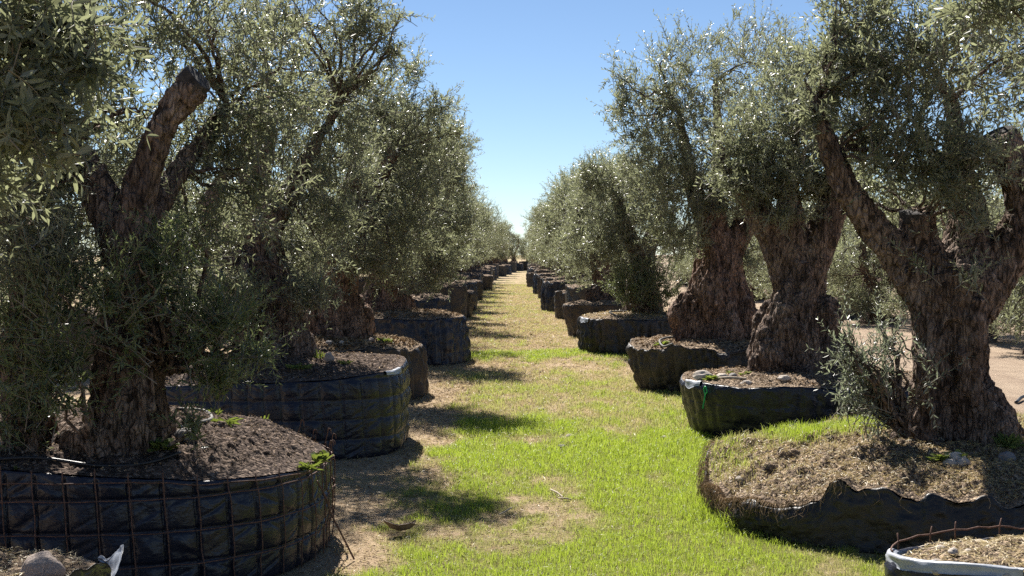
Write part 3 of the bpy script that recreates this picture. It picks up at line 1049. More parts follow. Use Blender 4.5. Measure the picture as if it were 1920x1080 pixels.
build_tree('L4', (P(715, 590, Y)[0], Y, float(soil_z('L4', P(715, 590, Y)[0], Y)) - .03), 'olive with wide reddish flared trunk over the tall pleated container', TL,
           dict(stems=[st([(715, 620, 66), (715, 596, 54), (722, 550, 38), (726, 500, 30), (728, 450, 27)], Y, .25),
                       st([(726, 480, 22), (700, 410, 16), (690, 330, 10)], Y), st([(728, 470, 22), (770, 400, 16), (800, 320, 9)], Y)],
                lumps=[(*P(690, 585, Y - .1), .24, .2, .3), (*P(745, 588, Y), .2, .2, .22)], voxel=.024, seed=91, cords=10),
           dict(clumps=[cl(800, 300, 21, 90, 95, .8, 1), cl(845, 325, 21, 45, 55, .6, .4), cl(872, 345, 21, 28, 16, .3, .07), cl(800, 430, 21, 85, 80, .8, 1.1), cl(720, 300, 21.5, 100, 120, 1, 1),
                        cl(740, 440, 21.4, 90, 90, .8, 1), cl(825, 505, 20.8, 45, 45, .4, .45), cl(775, 520, 20.7, 40, 40, .4, .3), cl(860, 420, 21, 40, 70, .5, .4), cl(830, 215, 21.2, 40, 30, .5, .2)], seed=23, ntw=2300, nshoot=50, ll=.075), mat='bark_red')

# --- R0, trunk outside the picture
b0 = np.array((2.78, 5.5, .5))
build_tree('R0', b0, 'dark olive crown reaching over the small straw covered container corner', TR,
           dict(stems=[dict(p=[(2.78, 5.5, .38, .2), (2.78, 5.5, .8, .15), (2.75, 5.5, 1.4, .13), (2.7, 5.5, 1.9, .1)], amp=.12),
                       dict(p=[(2.75, 5.5, 1.3, .09), (2.55, 5.6, 1.9, .06), (2.35, 5.7, 2.5, .03)])], voxel=.02, seed=43),
           dict(clumps=[cl(1985, 10, 5.7, 100, 130, .35, 1), cl(2130, 250, 5.5, 110, 230, .4, 1.2), cl(1850, -10, 5.9, 100, 60, .3, .6)], seed=29, ntw=330, ll=.066, droop=.25, up=.2))

# --- R1
Y = 8.75
fl = np.array((P(1795, 800, Y)[0], Y, float(soil_z('R1', P(1795, 800, Y)[0], Y)) - .02))
tr1 = build_tree('R1', fl, 'massive forked olive with sawn stub limbs on the collapsed straw mound', TR,
                 dict(stems=[st([(1803, 910, 128), (1802, 868, 106), (1797, 820, 84), (1788, 750, 64), (1784, 680, 60), (1780, 610, 72), (1778, 550, 86), (1775, 505, 76)], Y, .13),
                             st([(1750, 560, 56), (1690, 485, 41), (1640, 430, 31), (1592, 360, 26), (1560, 290, 23), (1535, 225, 17), (1528, 195, 9)], Y),
                             st([(1760, 540, 55), (1725, 460, 38), (1718, 405, 34)], Y),
                             st([(1800, 540, 60), (1812, 430, 42, .1), (1800, 330, 26, .2), (1780, 190, 12, .3)], Y),
                             st([(1815, 570, 58), (1878, 485, 46), (1918, 410, 40), (1908, 335, 37), (1872, 262, 34)], Y)],
                      lumps=[(*P(1850, 800, Y - .15), .17, .2, .26), (*P(1880, 850, Y), .2, .25, .22), (*P(1720, 860, Y), .2, .25, .16), (*P(1790, 868, Y - .22), .2, .16, .16)], voxel=.0125, seed=101, cords=8),
                 dict(clumps=[cl(1750, 80, 8.6, 170, 120, .6, 1.3), cl(1640, 120, 8.85, 95, 110, .5, .9), cl(1870, 110, 9.3, 130, 130, .5, 1.1), cl(1700, 255, 8.6, 115, 110, .5, 1.15), cl(1790, 305, 8.5, 100, 90, .45, .95),
                              cl(1830, 415, 8.35, 60, 26, .2, .10), cl(1675, 375, 9.2, 80, 60, .35, .4), cl(1960, 330, 9.7, 90, 150, .5, .7), cl(1550, 140, 8.9, 55, 75, .4, .45), cl(1520, 215, 8.7, 30, 40, .2, .10), cl(1600, 20, 8.9, 80, 70, .4, .5),
                              cl(1720, 492, 8.3, 38, 14, .08, .03), cl(1822, 520, 8.25, 22, 26, .08, .03), cl(1630, 250, 8.9, 60, 90, .3, .4)], seed=31, ntw=2050, nshoot=70, ll=.070),
                 dict(clumps=[cl(1625, 690, 8.5, 52, 60, .25, 1), cl(1655, 755, 8.5, 40, 50, .2, .5), cl(1585, 640, 8.5, 26, 60, .15, .3), cl(1665, 630, 8.6, 26, 60, .15, .3), cl(1600, 740, 8.5, 40, 30, .2, .25), cl(1740, 700, 8.3, 40, 70, .06, .08)],
                      roots=[P(1700, 820, 8.45), P(1710, 850, 8.4)], seed=33, ntw=215, leaf='leaf_pale', ll=.054, up=.9, nbranch=5, tl=(.3, .55)))
cut_disc(tr1, P(1869, 257, Y), P(1866, 254, Y) - P(1890, 298, Y) + np.array((0, -.06, 0)), 35 * Y / F, seed=5)
cut_disc(tr1, P(1717, 401, Y), P(1717, 400, Y) - P(1719, 430, Y) + np.array((0, -.02, 0)), 34 * Y / F, seed=6)
# --- R2, R3, R4
Y = 12.95
build_tree('R2', (P(1497, 690, Y)[0], Y, float(soil_z('R2', P(1497, 690, Y)[0], Y)) - .02), 'three limbed olive with lumpy fluted trunk over the green tied container', TR,
           dict(stems=[st([(1499, 735, 98), (1499, 700, 80), (1497, 650, 68), (1499, 600, 60), (1500, 540, 51), (1496, 490, 43)], Y, .2),
                       st([(1482, 540, 38), (1455, 460, 32), (1428, 405, 26), (1392, 360, 17), (1350, 300, 8)], Y), st([(1490, 520, 38), (1480, 430, 31), (1480, 360, 18), (1490, 260, 8)], Y),
                       st([(1508, 540, 38), (1540, 440, 33), (1562, 375, 26), (1570, 290, 11)], Y)],
                lumps=[(*P(1450, 660, Y - .1), .2, .2, .34), (*P(1505, 630, Y - .25), .14, .12, .2), (*P(1545, 600, Y - .1), .16, .16, .24), (*P(1545, 680, Y - .1), .2, .2, .3), (*P(1495, 575, Y - .2), .12, .1, .14), (*P(1470, 590, Y - .18), .1, .1, .3)], voxel=.015, seed=111, cords=10),
           dict(clumps=[cl(1470, 230, 13, 120, 110, .7, 1.1), cl(1560, 250, 13.2, 90, 110, .6, .8), cl(1440, 335, 12.9, 105, 50, .6, .7), cl(1555, 345, 13, 85, 40, .5, .45), cl(1500, 130, 13.4, 80, 70, .5, .5), cl(1390, 270, 13.1, 70, 80, .5, .5),
                        cl(1480, 400, 12.6, 60, 22, .2, .1)], seed=37, ntw=2300, nshoot=40, ll=.07))
Y = 16.9
build_tree('R3', (P(1342, 650, Y)[0], Y, float(soil_z('R3', P(1342, 650, Y)[0], Y)) - .02), 'tall olive with airy upright top shoots and wide reddish hollowed trunk', TR,
           dict(stems=[st([(1345, 680, 84), (1345, 650, 68), (1345, 600, 60), (1346, 540, 50), (1345, 480, 41), (1336, 430, 31), (1332, 392, 27)], Y, .24),
                       st([(1350, 500, 28), (1392, 425, 22), (1400, 330, 12), (1400, 200, 5)], Y), st([(1340, 450, 24), (1300, 350, 16, .2), (1270, 200, 6, .3)], Y), st([(1340, 430, 22), (1345, 300, 13, .3), (1340, 150, 5, .3)], Y)],
                lumps=[(*P(1290, 600, Y - .1), .22, .2, .42), (*P(1395, 610, Y - .1), .2, .2, .4), (*P(1340, 560, Y - .3), .2, .14, .4)], voxel=.018, seed=121, cords=11),
           dict(clumps=[cl(1275, 140, 17, 100, 100, .9, .8), cl(1400, 120, 17.2, 95, 105, .9, .75), cl(1225, 235, 16.8, 85, 105, .8, .95), cl(1340, 260, 17, 120, 120, .9, 1.2), cl(1250, 345, 16.6, 95, 85, .7, .95),
                        cl(1375, 360, 16.8, 75, 60, .6, .7), cl(1275, 430, 16.5, 60, 60, .5, .55), cl(1395, 460, 17, 35, 70, .4, .25), cl(1165, 150, 16.9, 35, 60, .4, .12), cl(1160, 200, 16.9, 30, 30, .4, .08)], seed=41, ntw=2700, nshoot=150, shoot_len=(.5, 1.0), ll=.072), mat='bark_red')
Y = 23.3
build_tree('R4', (P(1205, 575, Y)[0], Y, float(soil_z('R4', P(1205, 575, Y)[0], Y)) - .02), 'olive veiled down to its soil by dense upright suckers', TR,
           dict(stems=[st([(1205, 610, 50), (1205, 575, 40), (1205, 520, 30), (1208, 460, 26)], Y, .2), st([(1206, 490, 20), (1170, 420, 14), (1150, 330, 7)], Y), st([(1208, 480, 20), (1240, 400, 14), (1240, 300, 7)], Y)], voxel=.026, seed=131),
           dict(clumps=[cl(1150, 350, 23, 75, 70, .9, 1), cl(1230, 350, 23.3, 80, 90, .9, 1), cl(1185, 450, 22.9, 80, 75, .7, 1), cl(1105, 330, 23, 30, 40, .5, .3), cl(1130, 440, 22.9, 50, 60, .5, .6)], seed=43, ntw=1900, nshoot=50, ll=.078),
           dict(clumps=[cl(1200, 530, 22.7, 55, 50, .35, 1), cl(1240, 540, 22.8, 40, 45, .3, .6), cl(1165, 530, 22.8, 30, 35, .3, .4)], roots=[P(1200, 580, 22.8), P(1230, 580, 22.9)], seed=47, ntw=620, leaf='shoot_leaf', ll=.07, up=.9, tl=(.3, .55)))

# ------------------------------------------------------------------ generic trees for the rest of the rows
GEN = []
for g in range(5):
    rs = random.Random(200 + g)
    stems = [dict(p=[(0, 0, -.12, .40), (0, 0, .05, .34), (.03, 0, .4, .25), (.02, .03, .8, .21), (0, 0, 1.05, .2)], amp=.22)]
    for q in range(3):
        a = q * 2.1 + rs.uniform(-.4, .4)
        r = rs.uniform(.35, .6)
        stems.append(dict(p=[(0, 0, .85, .14), (.3 * math.cos(a), .3 * math.sin(a), 1.25, .11), (r * math.cos(a), r * math.sin(a), 1.75, .07), (1.3 * r * math.cos(a), 1.3 * r * math.sin(a), 2.3, .03)], amp=.08))
    tm = trunk_mesh('generic', stems, [(.25 * math.cos(a), .25 * math.sin(a), .12, .2, .2, .26) for a in (rs.uniform(0, 6.3), rs.uniform(0, 6.3))], .03, 210 + g, 'bark_red' if g % 2 else 'bark')
    cls = [(0, 0, 2.3, .8, .8, .8, 1.2)]
    for q in range(9):
        a = q * 2 * PI / 9 * 2.0 + rs.uniform(-.3, .3)
        r = rs.uniform(.55, .85)
        z = rs.choice([1.0, 1.3, 1.7, 2.1, 2.5, 2.8])
        cls.append((r * math.cos(a), r * math.sin(a), z, rs.uniform(.45, .65), rs.uniform(.45, .65), rs.uniform(.4, .62), rs.uniform(.6, 1.1)))
    for q in range(3):
        a = rs.uniform(0, 6.28)
        cls.append((.75 * math.cos(a), .75 * math.sin(a), .72, .4, .4, .35, .4))
    roots = np.array([p[:3] for s_ in stems[1:] for p in s_['p'][1:]])
    cm = crown_mesh('generic', cls, roots, 220 + g, 1900, ll=.085, K=10, nshoot=60, tl=(.3, .55), lw=.115)
    GEN.append((tm, cm))


def generic_tree(x, y, z, k, label, group, rz, sc):
    t = thing('olive_tree', label, 'olive tree', (x, y, z), rz, group, sc)
    t.rotation_euler = (rr.uniform(-.06, .06), rr.uniform(-.06, .06), rz)
    link('trunk', GEN[k % 5][0], t)
    link('crown', GEN[k % 5][1], t)
    return t


# row across the grass from the dirt road: (y, right edge of the container)
lrow = [(26, -1.25), (31, -1.14), (35.5, -1.25), (40, -1.33), (44.5, -1.4), (49, -1.4), (54, -1.4), (58.5, -1.35), (63, -1.26), (69, -1.35), (75, -1.4), (81, -1.45), (88, -1.5), (95, -1.3), (102, -1.0), (112, -.6), (124, -.1)]
for i, (y, e) in enumerate(lrow):
    lab = i < 8
    far_container(e - 1.08, y, i, ('pleated black container, ' + ORD[i + 5] + ' from camera across the grass from the dirt road') if lab else 'tiny distant black container in the row across the grass from the dirt road', GL if lab else 'far containers across the grass from the dirt road', rr.uniform(-.3, .3))
    generic_tree(e - 1.12 + rr.uniform(-.15, .1), y + rr.uniform(-.2, .2), (.84, .92, .76)[i % 3] + .02, i, ('silvery olive tree, ' + ORD[i + 5] + ' from camera across the grass from the dirt road') if lab else 'tiny distant olive tree in the row across the grass from the dirt road', TL if lab else 'far olive trees across the grass from the dirt road', rr.uniform(0, 6.28), rr.uniform(1.06, 1.22))
rrow = [(32.2, 1.0), (35.2, .88), (39.5, .62), (44.5, .75), (50, .7), (56, .75), (62, .6), (68, .5), (75, .6), (82, .7), (90, .75), (98, .8), (107, .7), (117, .7), (128, .8)]
generic_tree(1.75, 27.7, .66, 2, 'silvery olive tree over the narrow mud brown container', TR, 1.0, .9)
for i, (y, e) in enumerate(rrow):
    lab = i < 7
    far_container(e + 1.06, y, i + 1, ('pleated black container, ' + ORD[i + 6] + ' from camera in the row beside the dirt road') if lab else 'tiny distant black container in the row beside the dirt road', GR if lab else 'far containers beside the dirt road', rr.uniform(-.3, .3))
    generic_tree(e + 1.12 + rr.uniform(-.1, .15), y + rr.uniform(-.2, .2), (.84, .92, .76)[(i + 1) % 3] + .02, i + 3, ('silvery olive tree, ' + ORD[i + 6] + ' from camera in the row beside the dirt road') if lab else 'tiny distant olive tree in the row beside the dirt road', TR if lab else 'far olive trees beside the dirt road', rr.uniform(0, 6.28), rr.uniform(.96, 1.14))
for i, (x, y) in enumerate([(-.5, 133), (1.0, 136), (2.6, 132), (-2.4, 137)]):
    far_container(x, y, i, 'tiny black container closing the far end of the grass path', 'containers closing the path')
    generic_tree(x, y, .7, i + 1, 'tiny olive tree closing the far end of the grass path', 'trees closing the path', rr.uniform(0, 6.28), 1.0)
# next row beyond the dirt road
for i in range(16):
    y = 22.5 + i * 3.3
    x = 8.9 + rr.uniform(-.3, .3)
    if i == 4:
        far_container(x - .3, y - .6, i, 'squat black container in the row beyond the dirt road', None, .3, .6)
    generic_tree(x, y, -.25, i + 1, 'bushy olive tree in the row beyond the dirt road', 'olive trees beyond the dirt road', rr.uniform(0, 6.28), rr.uniform(1.1, 1.25))
# row behind the containers across the grass, seen in the gaps
for i in range(11):
    y = 10 + i * 4.4
    x = -6.6 + rr.uniform(-.3, .3)
    far_container(x, y, i + 2, 'black container in the hidden row behind the wire mesh bound one', 'containers of the hidden row', rr.uniform(0, 6))
    generic_tree(x, y, .30, i, 'olive tree in the hidden row behind the forked stub tree', 'olive trees of the hidden row', rr.uniform(0, 6.28), rr.uniform(.95, 1.08))
# row well beyond the road
for i in range(11):
    y = 30 + i * 5
    generic_tree(13.5 + rr.uniform(-.4, .4), y, -.15, i + 2, 'faint olive tree of the farthest row past the dirt road', 'olive trees of the farthest row', rr.uniform(0, 6.28), rr.uniform(1.0, 1.15))

# ------------------------------------------------------------------ details on the containers
# rusty wire mesh of the nearest container
c1 = CONT['L1']


nth_, nz_ = 1040, 70
co = np.empty(len(c1['wrap'].vertices) * 3, np.float32)
c1['wrap'].vertices.foreach_get('co', co)
co = co.reshape(-1, nth_, 3)[:nz_].astype(float)
# smooth envelope of the sheet so that the wires run straight across the dimples
env_r = np.linalg.norm(co[..., :2], axis=-1)
env = np.stack([np.roll(env_r, k, 1) for k in range(-18, 19)]).max(0)
env = np.stack([env[max(0, i - 6):i + 7].max(0) for i in range(nz_)])
mb = MB()
ncell = round(2 * PI * (1.27 + 1.16) / 2 / .152)
ths = np.linspace(0, 2 * PI, nth_, endpoint=False)
rim1 = c1['rim'](ths)


def wire_pt(a, zf):
    i = (a / (2 * PI) * nth_) % nth_
    i0 = int(i) % nth_
    i1 = (i0 + 1) % nth_
    f = i - int(i)
    j = min(nz_ - 1, max(0, int(zf * (nz_ - 1))))
    r = env[j, i0] * (1 - f) + env[j, i1] * f + .002
    z = zf * (rim1[i0] * (1 - f) + rim1[i1] * f)
    return np.array((r * math.cos(a), r * math.sin(a), z))


rw = random.Random(5)
for k in range(ncell):
    pts = []
    for zf in np.linspace(0.02, 1.0, 14):
        zz = zf * .6
        a = (k - .25 * zf) / ncell * 2 * PI
        pts.append(wire_pt(a + rw.uniform(-.001, .001), zf))
    tip = pts[-1] + np.array((0, 0, rw.uniform(.01, .05)))
    pts.append(tip)
    mb.add(*tube(catmull(pts, 30), .0036, 5))
for zlev in (.165, .33, .495, .585):
    pts = []
    for a in np.linspace(0, 2 * PI, 260):
        i0 = int(a / (2 * PI) * nth_) % nth_
        zf = min(.985, zlev / rim1[i0])
        pts.append(wire_pt(a, zf) + np.array((0, 0, .002 * math.sin(a * 23))))
    mb.add(*tube(pts, .0036, 5, False))
# bent wire ends along the far rim
for a in np.radians([-8, 3, 12, 20, 28, 36, 44]):
    p = wire_pt(a, 1.0)
    hh = rw.uniform(.07, .12)
    lean = rw.uniform(-.02, .03)
    mb.add(*tube(catmull([p, p + (lean, 0, hh * .7), p + (lean + .006, 0, hh), p + (lean + .02, 0, hh * .95), p + (lean + .024, 0, hh * .7)], 14), .0034, 5))
link('wire_mesh', mb.mesh('wire_mesh', [M['rust']], True), c1['o'])


# folded pale lining of the corner container, torn black flaps
def sheet(name, grid, mat, parent, thick=.002, smooth=True):
    """grid (n,m,3) of points -> a thin sheet with thickness"""
    n, m, _ = grid.shape
    gy = np.gradient(grid, axis=0)
    gx = np.gradient(grid, axis=1)
    nn = nrm(np.cross(gy, gx))
    A = grid.reshape(-1, 3)
    B = (grid + nn * thick).reshape(-1, 3)
    i, j = np.meshgrid(np.arange(n - 1), np.arange(m - 1), indexing='ij')
    q = np.stack([i * m + j, (i + 1) * m + j, (i + 1) * m + j + 1, i * m + j + 1], -1).reshape(-1, 4)
    k = n * m
    ring = np.concatenate([np.arange(m), np.arange(1, n) * m + m - 1, (n - 1) * m + np.arange(m - 2, -1, -1), np.arange(n - 2, 0, -1) * m])
    r2 = np.roll(ring, -1)
    sd = np.stack([ring, r2, r2 + k, ring + k], -1)
    me = mesh(name, np.vstack([A, B]), [q[:, ::-1], q + k, sd], [M[mat]], smooth=smooth)
    return link(name, me, parent)


def rim_flap(key, a0, a1, down, up, mat, seed, outw=.03, jag=.5, name='torn_flap'):
    """strip of sheet that follows the rim of a container between two angles, folded up or down"""
    c = CONT[key]
    n, m = 36, 14
    th = np.linspace(a0, a1, n)
    R, z = c['R'](th), c['rim'](th)
    u = np.linspace(0, 1, m)
    TH, U = np.meshgrid(th, u, indexing='ij')
    RR, ZZ = R[:, None] + 0 * U, z[:, None] + 0 * U
    nz = fbm(np.stack([TH * 9, U * 2.5, 0 * U + seed], -1).reshape(-1, 3), 3, seed).reshape(U.shape)
    edge = (1 + jag * fbm(np.stack([th * 7, 0 * th, 0 * th + seed], -1), 2, seed + 1)[:, None]) * np.sqrt(np.sin(np.linspace(.05, PI - .05, n)))[:, None]
    if up:
        r = RR + .012 + outw * U * edge + .025 * nz * U
        zz = ZZ + .01 + up * U * edge - .02 * np.abs(nz) * U
    else:
        r = RR - .022 + .034 * sstep(0, .5, U) + outw * U + .010 * nz
        zz = ZZ + .006 + .012 * np.sin(U * PI) ** .7 - down * np.clip(U * 1.6 - .5, 0, 2) * (.7 + .6 * edge) + .008 * nz
    g = np.stack([r * np.cos(TH), r * np.sin(TH), zz], -1)
    return sheet(name, g, mat, c['o'])


rim_flap('R0', -2.45, -3.35, .022, 0, 'plastic_pale', 3, .006, .4, 'folded_lining')
rim_flap('R0', -1.95, -1.68, 0, .085, 'plastic', 5, .02, .9)
rim_flap('R0', -1.60, -1.25, 0, .06, 'plastic', 6, .03, .9)
rim_flap('R0', -1.72, -1.50, .05, 0, 'plastic_pale', 8, .05, .7, 'folded_lining')
rim_flap('L0', -.62, .05, 0, .10, 'plastic', 9, .03, .8)
rim_flap('L0', -.95, -.55, .06, 0, 'plastic_pale', 10, .03, .7, 'folded_lining')
rim_flap('L0', .15, .5, 0, .07, 'plastic_pale', 12, .03, .8, 'folded_lining')
rim_flap('L2', -.50, -.28, .022, 0, 'plastic_pale', 13, .012, .6, 'folded_lining')
rim_flap('R2', -2.95, -2.72, .04, 0, 'plastic_pale', 14, .012, .9, 'folded_lining')
rim_flap('R4', -2.95, -2.6, .05, 0, 'plastic_pale', 15, .02, .7, 'folded_lining')

# rusty hoop wire standing proud at the back of the corner container
c0 = CONT['R0']
pts = []
for a in np.linspace(math.radians(178), math.radians(60), 26):
    R, z = float(c0['R'](np.array([a]))[0]), float(c0['rim'](np.array([a]))[0])
    pts.append((R * math.cos(a), R * math.sin(a), z + .02 + .035 * max(0, math.sin((math.radians(178) - a) * 1.7)) + .004 * math.sin(a * 31)))
mb = MB()
mb.add(*tube(pts, .004, 6))
for k in (3, 6, 8, 12, 17):
    p = np.array(pts[k])
    mb.add(*tube([p - (0, 0, .07), p, p + (rw.uniform(-.01, .01), 0, .035)], .0034, 5))
link('hoop_wire', mb.mesh('hoop_wire', [M['rust']], True), c0['o'])

# green tie knotted on the third container
a = math.radians(-152)
c2 = CONT['R2']
R, z = float(c2['R'](np.array([a]))[0]), float(c2['rim'](np.array([a]))[0])
p = np.array((R * math.cos(a) * 1.005, R * math.sin(a) * 1.005, z - .10))
o_ = np.array((math.cos(a), math.sin(a), 0)) * .02
s_ = np.array((-math.sin(a), math.cos(a), 0))
mb = MB()
ln_ = catmull([p + o_ + s_ * .0, p + o_ - s_ * .02 + (0, 0, .05), p + o_ * 1.6 + s_ * .02 + (0, 0, .075), p + o_ * 1.3 + s_ * .035 + (0, 0, .03), p + o_ + s_ * .0], 24)
mb.add(*tube(ln_, .007, 6))
mb.add(*tube(catmull([p + o_, p + o_ - s_ * .015 - (0, 0, .06), p + o_ * 1.2 - s_ * .03 - (0, 0, .13)], 10), .008, 6))
link('green_tie', mb.mesh('green_tie', [M['tie']], True), c2['o'])


# ------------------------------------------------------------------ stones
def stone_mesh(seed, mat):
    V, fs = uvsphere((0, 0, 0), (1, 1, 1), 44, 30)
    V = V * (1 + .30 * fbm(V * 1.1 + seed, 2, seed)[:, None] + .07 * fbm(V * 3.5 + seed, 3, seed + 1)[:, None])
    mb = MB()
    mb.add(V, fs)
    return mb.mesh('stone', [M[mat]], True)


STONE = [stone_mesh(3, 'stone'), stone_mesh(8, 'stone_pale'), stone_mesh(14, 'stone_grey'), stone_mesh(21, 'stone_pale')]


def stone(key, x, y, size, k, label, group=None, name='stone', squash=.7, rz=0.0):
    z = float(soil_z(key, x, y)) if key else float(gz(x, y))
    o = link(name, STONE[k], None, (x, y, z + size * squash * .55), (0, 0, rz), label=label, category='stone', group=group)
    o.scale = (size, size * .85, size * squash)
    return o


x, y, _ = P(72, 1045, 4.75)
stone('L0', x, y, .074, 0, 'rounded pinkish brown rock on the straw topped container', squash=.82, rz=.5)
x, y, _ = P(345, 852, 7.05)
stone('L1', x, y, .062, 2, 'smooth grey stone beside the trunk on the wire mesh container', squash=.6, rz=.3)
x, y, _ = P(616, 672, 11.6)
stone('L2', x, y, .045, 0, 'upright pale stone on top of the squared quilted container', squash=1.15)
for i, (px, py, sz, lab) in enumerate([(1318, 690, .085, 'flat pale stone at the path side edge of the green tied container'), (1355, 687, .06, 'round stone beside the flat one on the green tied container'), (1375, 703, .045, 'small dark stone near the weed on the green tied container'), (1400, 722, .05, 'white stone on the front soil of the green tied container'), (1470, 724, .055, 'greyish stone in front of the lumpy fluted trunk')]):
    x, y, _ = P(px, py, 12.4 if i < 3 else 12.05)
    stone('R2', x, y, sz, (1, 3, 2, 1, 3)[i], lab, 'stones on the green tied container', squash=.6, rz=i)
for i, (px, py, yy, sz, lab) in enumerate([(1795, 908, 7.98, .05, 'biggest pale stone by the weeds on the collapsed mound'), (1782, 921, 7.92, .045, 'round stone in front of the biggest pale one on the collapsed mound'), (1808, 920, 7.92, .042, 'small stone tucked beside the weeds on the collapsed mound'), (1890, 905, 8.0, .055, 'flat grey slab stone at the outer edge of the collapsed mound'), (1388, 874, 8.5, .026, 'small white stone in the torn side of the collapsed mound')]):
    x, y, _ = P(px, py, yy)
    stone('R1', x, y, sz, (1, 3, 1, 2, 1)[i], lab, 'stones on the collapsed mound', squash=.7, rz=i * 1.3)
pebs = [(1858, 1028, 5.0, .034), (1895, 1048, 4.95, .03), (1768, 996, 5.5, .022), (1842, 988, 5.7, .03), (1790, 1012, 5.3, .024), (1760, 1030, 5.1, .022), (1760, 1012, 5.25, .026), (1820, 1005, 5.4, .018)]
for i, (px, py, yy, sz) in enumerate(pebs):
    x, y, _ = P(px, py, yy)
    stone('R0', x, y, sz, 1 + 2 * (i % 2), 'small pale pebble on the straw of the folded lining container', 'pebbles on the folded lining container', 'pebble', .6, i)
rs_ = random.Random(3)
for i in range(9):
    a, r = rs_.uniform(-2.9, -.3), rs_.uniform(.45, .85)
    x, y = -2.2 + r * math.cos(a), 16.0 + r * math.sin(a)
    stone('L3', x, y, rs_.uniform(.03, .05), i % 4, 'brownish clod heaped on the lumpy brown streaked container', 'clods on the brown streaked container', 'clod', .7, i)
for i, (px, py, lab) in enumerate([(1070, 822, 'pale flat stone lying in the lush grass'), (1247, 824, 'white stone in the grass in front of the green tied container'), (1015, 770, 'whitish stone on the dry straw patch of the path'), (1055, 842, 'flat grey stone in the grass nearer the camera')]):
    yy = 4250 / (py - HY)
    x, y, _ = P(px, py, yy)
    stone(None, x, y, .04, (1, 1, 3, 2)[i], lab, 'stones on the path', squash=.45, rz=i)


# ------------------------------------------------------------------ weeds
def weed(key, x, y, label, size=.08, n=26, seed=1, mat='weed', upright=.7, group=None, wd=.16):
    rs = np.random.RandomState(seed)
    z = float(soil_z(key, x, y)) if key else float(gz(x, y))
    V, Q = [], []
    k = 0
    for i in range(n):
        a = rs.uniform(0, 2 * PI)
        d = nrm(np.array((math.cos(a), math.sin(a), upright * rs.uniform(.3, 2))))
        b = np.array((rs.normal() * .15, rs.normal() * .15, 0)) * size
        L = .8 * size * rs.uniform(.6, 1.3)
        s = np.cross(d, (0, 0, 1))
        s = s / np.linalg.norm(s) * L * wd
        dp = np.array((0, 0, -.25 * L))
        V += [b, b + d * L * .45 + s, b + d * L * .8 + s * .8 + dp * .5, b + d * L + dp, b + d * L * .8 - s * .8 + dp * .5, b + d * L * .45 - s]
        Q += [(k, k + 1, k + 2, k + 3), (k, k + 3, k + 4, k + 5)]
        k += 6
    rnd = np.repeat(rs.uniform(0, .9, n), 2)
    me = mesh('weed', np.array(V), [np.array(Q)], [M[mat]], fattr={'rnd': [rnd]})
    return link('weed', me, None, (x, y, z - .004), label=label, category='weed', group=group)


def wpx(key, px, py, Y, label, **k):
    x, y, _ = P(px, py, Y)
    return weed(key, x, y, label, **k)


wpx('R2', 1336, 702, 12.3, 'yellow green weed clump on the green tied container', size=.11, n=60, seed=3)
wpx('R2', 1400, 690, 12.6, 'small weed against the lumpy fluted trunk base', size=.08, n=25, seed=4)
wpx('R2', 1368, 688, 12.75, 'thin weed behind the stones on the green tied container', size=.08, n=18, seed=5)
wpx('L1', 600, 885, 7.45, 'leafy light green weed by the bent wire ends of the mesh container', size=.10, n=34, seed=6, upright=1.6, wd=.24)
wpx('L1', 575, 905, 7.2, 'dry yellowish weed tuft on the rim of the mesh container', size=.09, n=60, seed=7, wd=.05)
wpx('L1', 400, 820, 7.95, 'low weed patch on the crest of the mesh container soil', size=.08, n=60, seed=8, wd=.06)
wpx('L1', 495, 812, 8.3, 'single upright sprout at the back of the mesh container', size=.09, n=7, seed=9, wd=.08, upright=2)
wpx('L1', 420, 842, 7.6, 'straggly yellow weed near the grey stone on the mesh container', size=.12, n=50, seed=10, wd=.04, upright=.3)
wpx('L1', 305, 838, 6.85, 'dark broad leaved weed at the foot of the stub limb trunk', size=.10, n=60, seed=11, wd=.28)
wpx('L1', 25, 872, 6.5, 'lone bright green seedling at the near rim of the mesh container', size=.035, n=8, seed=12, wd=.4, upright=.4)
wpx('L2', 600, 663, 11.8, 'spiky grass weed beside the upright pale stone', size=.14, n=22, seed=13, wd=.04, upright=1.2)
wpx('L2', 645, 682, 11.5, 'bright low weed patch on the squared quilted container', size=.09, n=70, seed=14, wd=.10)
wpx('L2', 560, 700, 11.2, 'trailing grassy weed over the rim of the squared quilted container', size=.14, n=50, seed=15, wd=.04, upright=.3)
wpx('L3', 720, 650, 15.6, 'bright green weed among chips on the brown streaked container', size=.12, n=50, seed=16)
wpx('R3', 1240, 652, 16.4, 'green weed beside the hose curl on the tapered dusty container', size=.12, n=50, seed=17)
wpx('R1', 1795, 900, 8.02, 'leafy green weed around the pale stones of the collapsed mound', size=.11, n=60, seed=18, wd=.2, upright=.8)
wpx('R1', 1765, 925, 7.95, 'small rosette weed at the ragged plastic edge of the collapsed mound', size=.09, n=34, seed=19, wd=.22, upright=.5)
wpx('R1', 1890, 862, 8.3, 'dark grassy weed at the outer foot of the massive forked trunk', size=.14, n=90, seed=20, wd=.05, upright=1.3)


# ------------------------------------------------------------------ straw and grass on the soil tops
def scatter(key, n, rs, fx=None, rmax=.985):
    c = CONT[key]
    a = rs.uniform(-PI, PI, n)
    r = np.sqrt(rs.uniform(0, 1, n)) * rmax
    R = c['R'](a) - .03
    x, y = r * R * np.cos(a), r * R * np.sin(a)
    return x + c['c'][0], y + c['c'][1], c['zf'](x, y), r, a


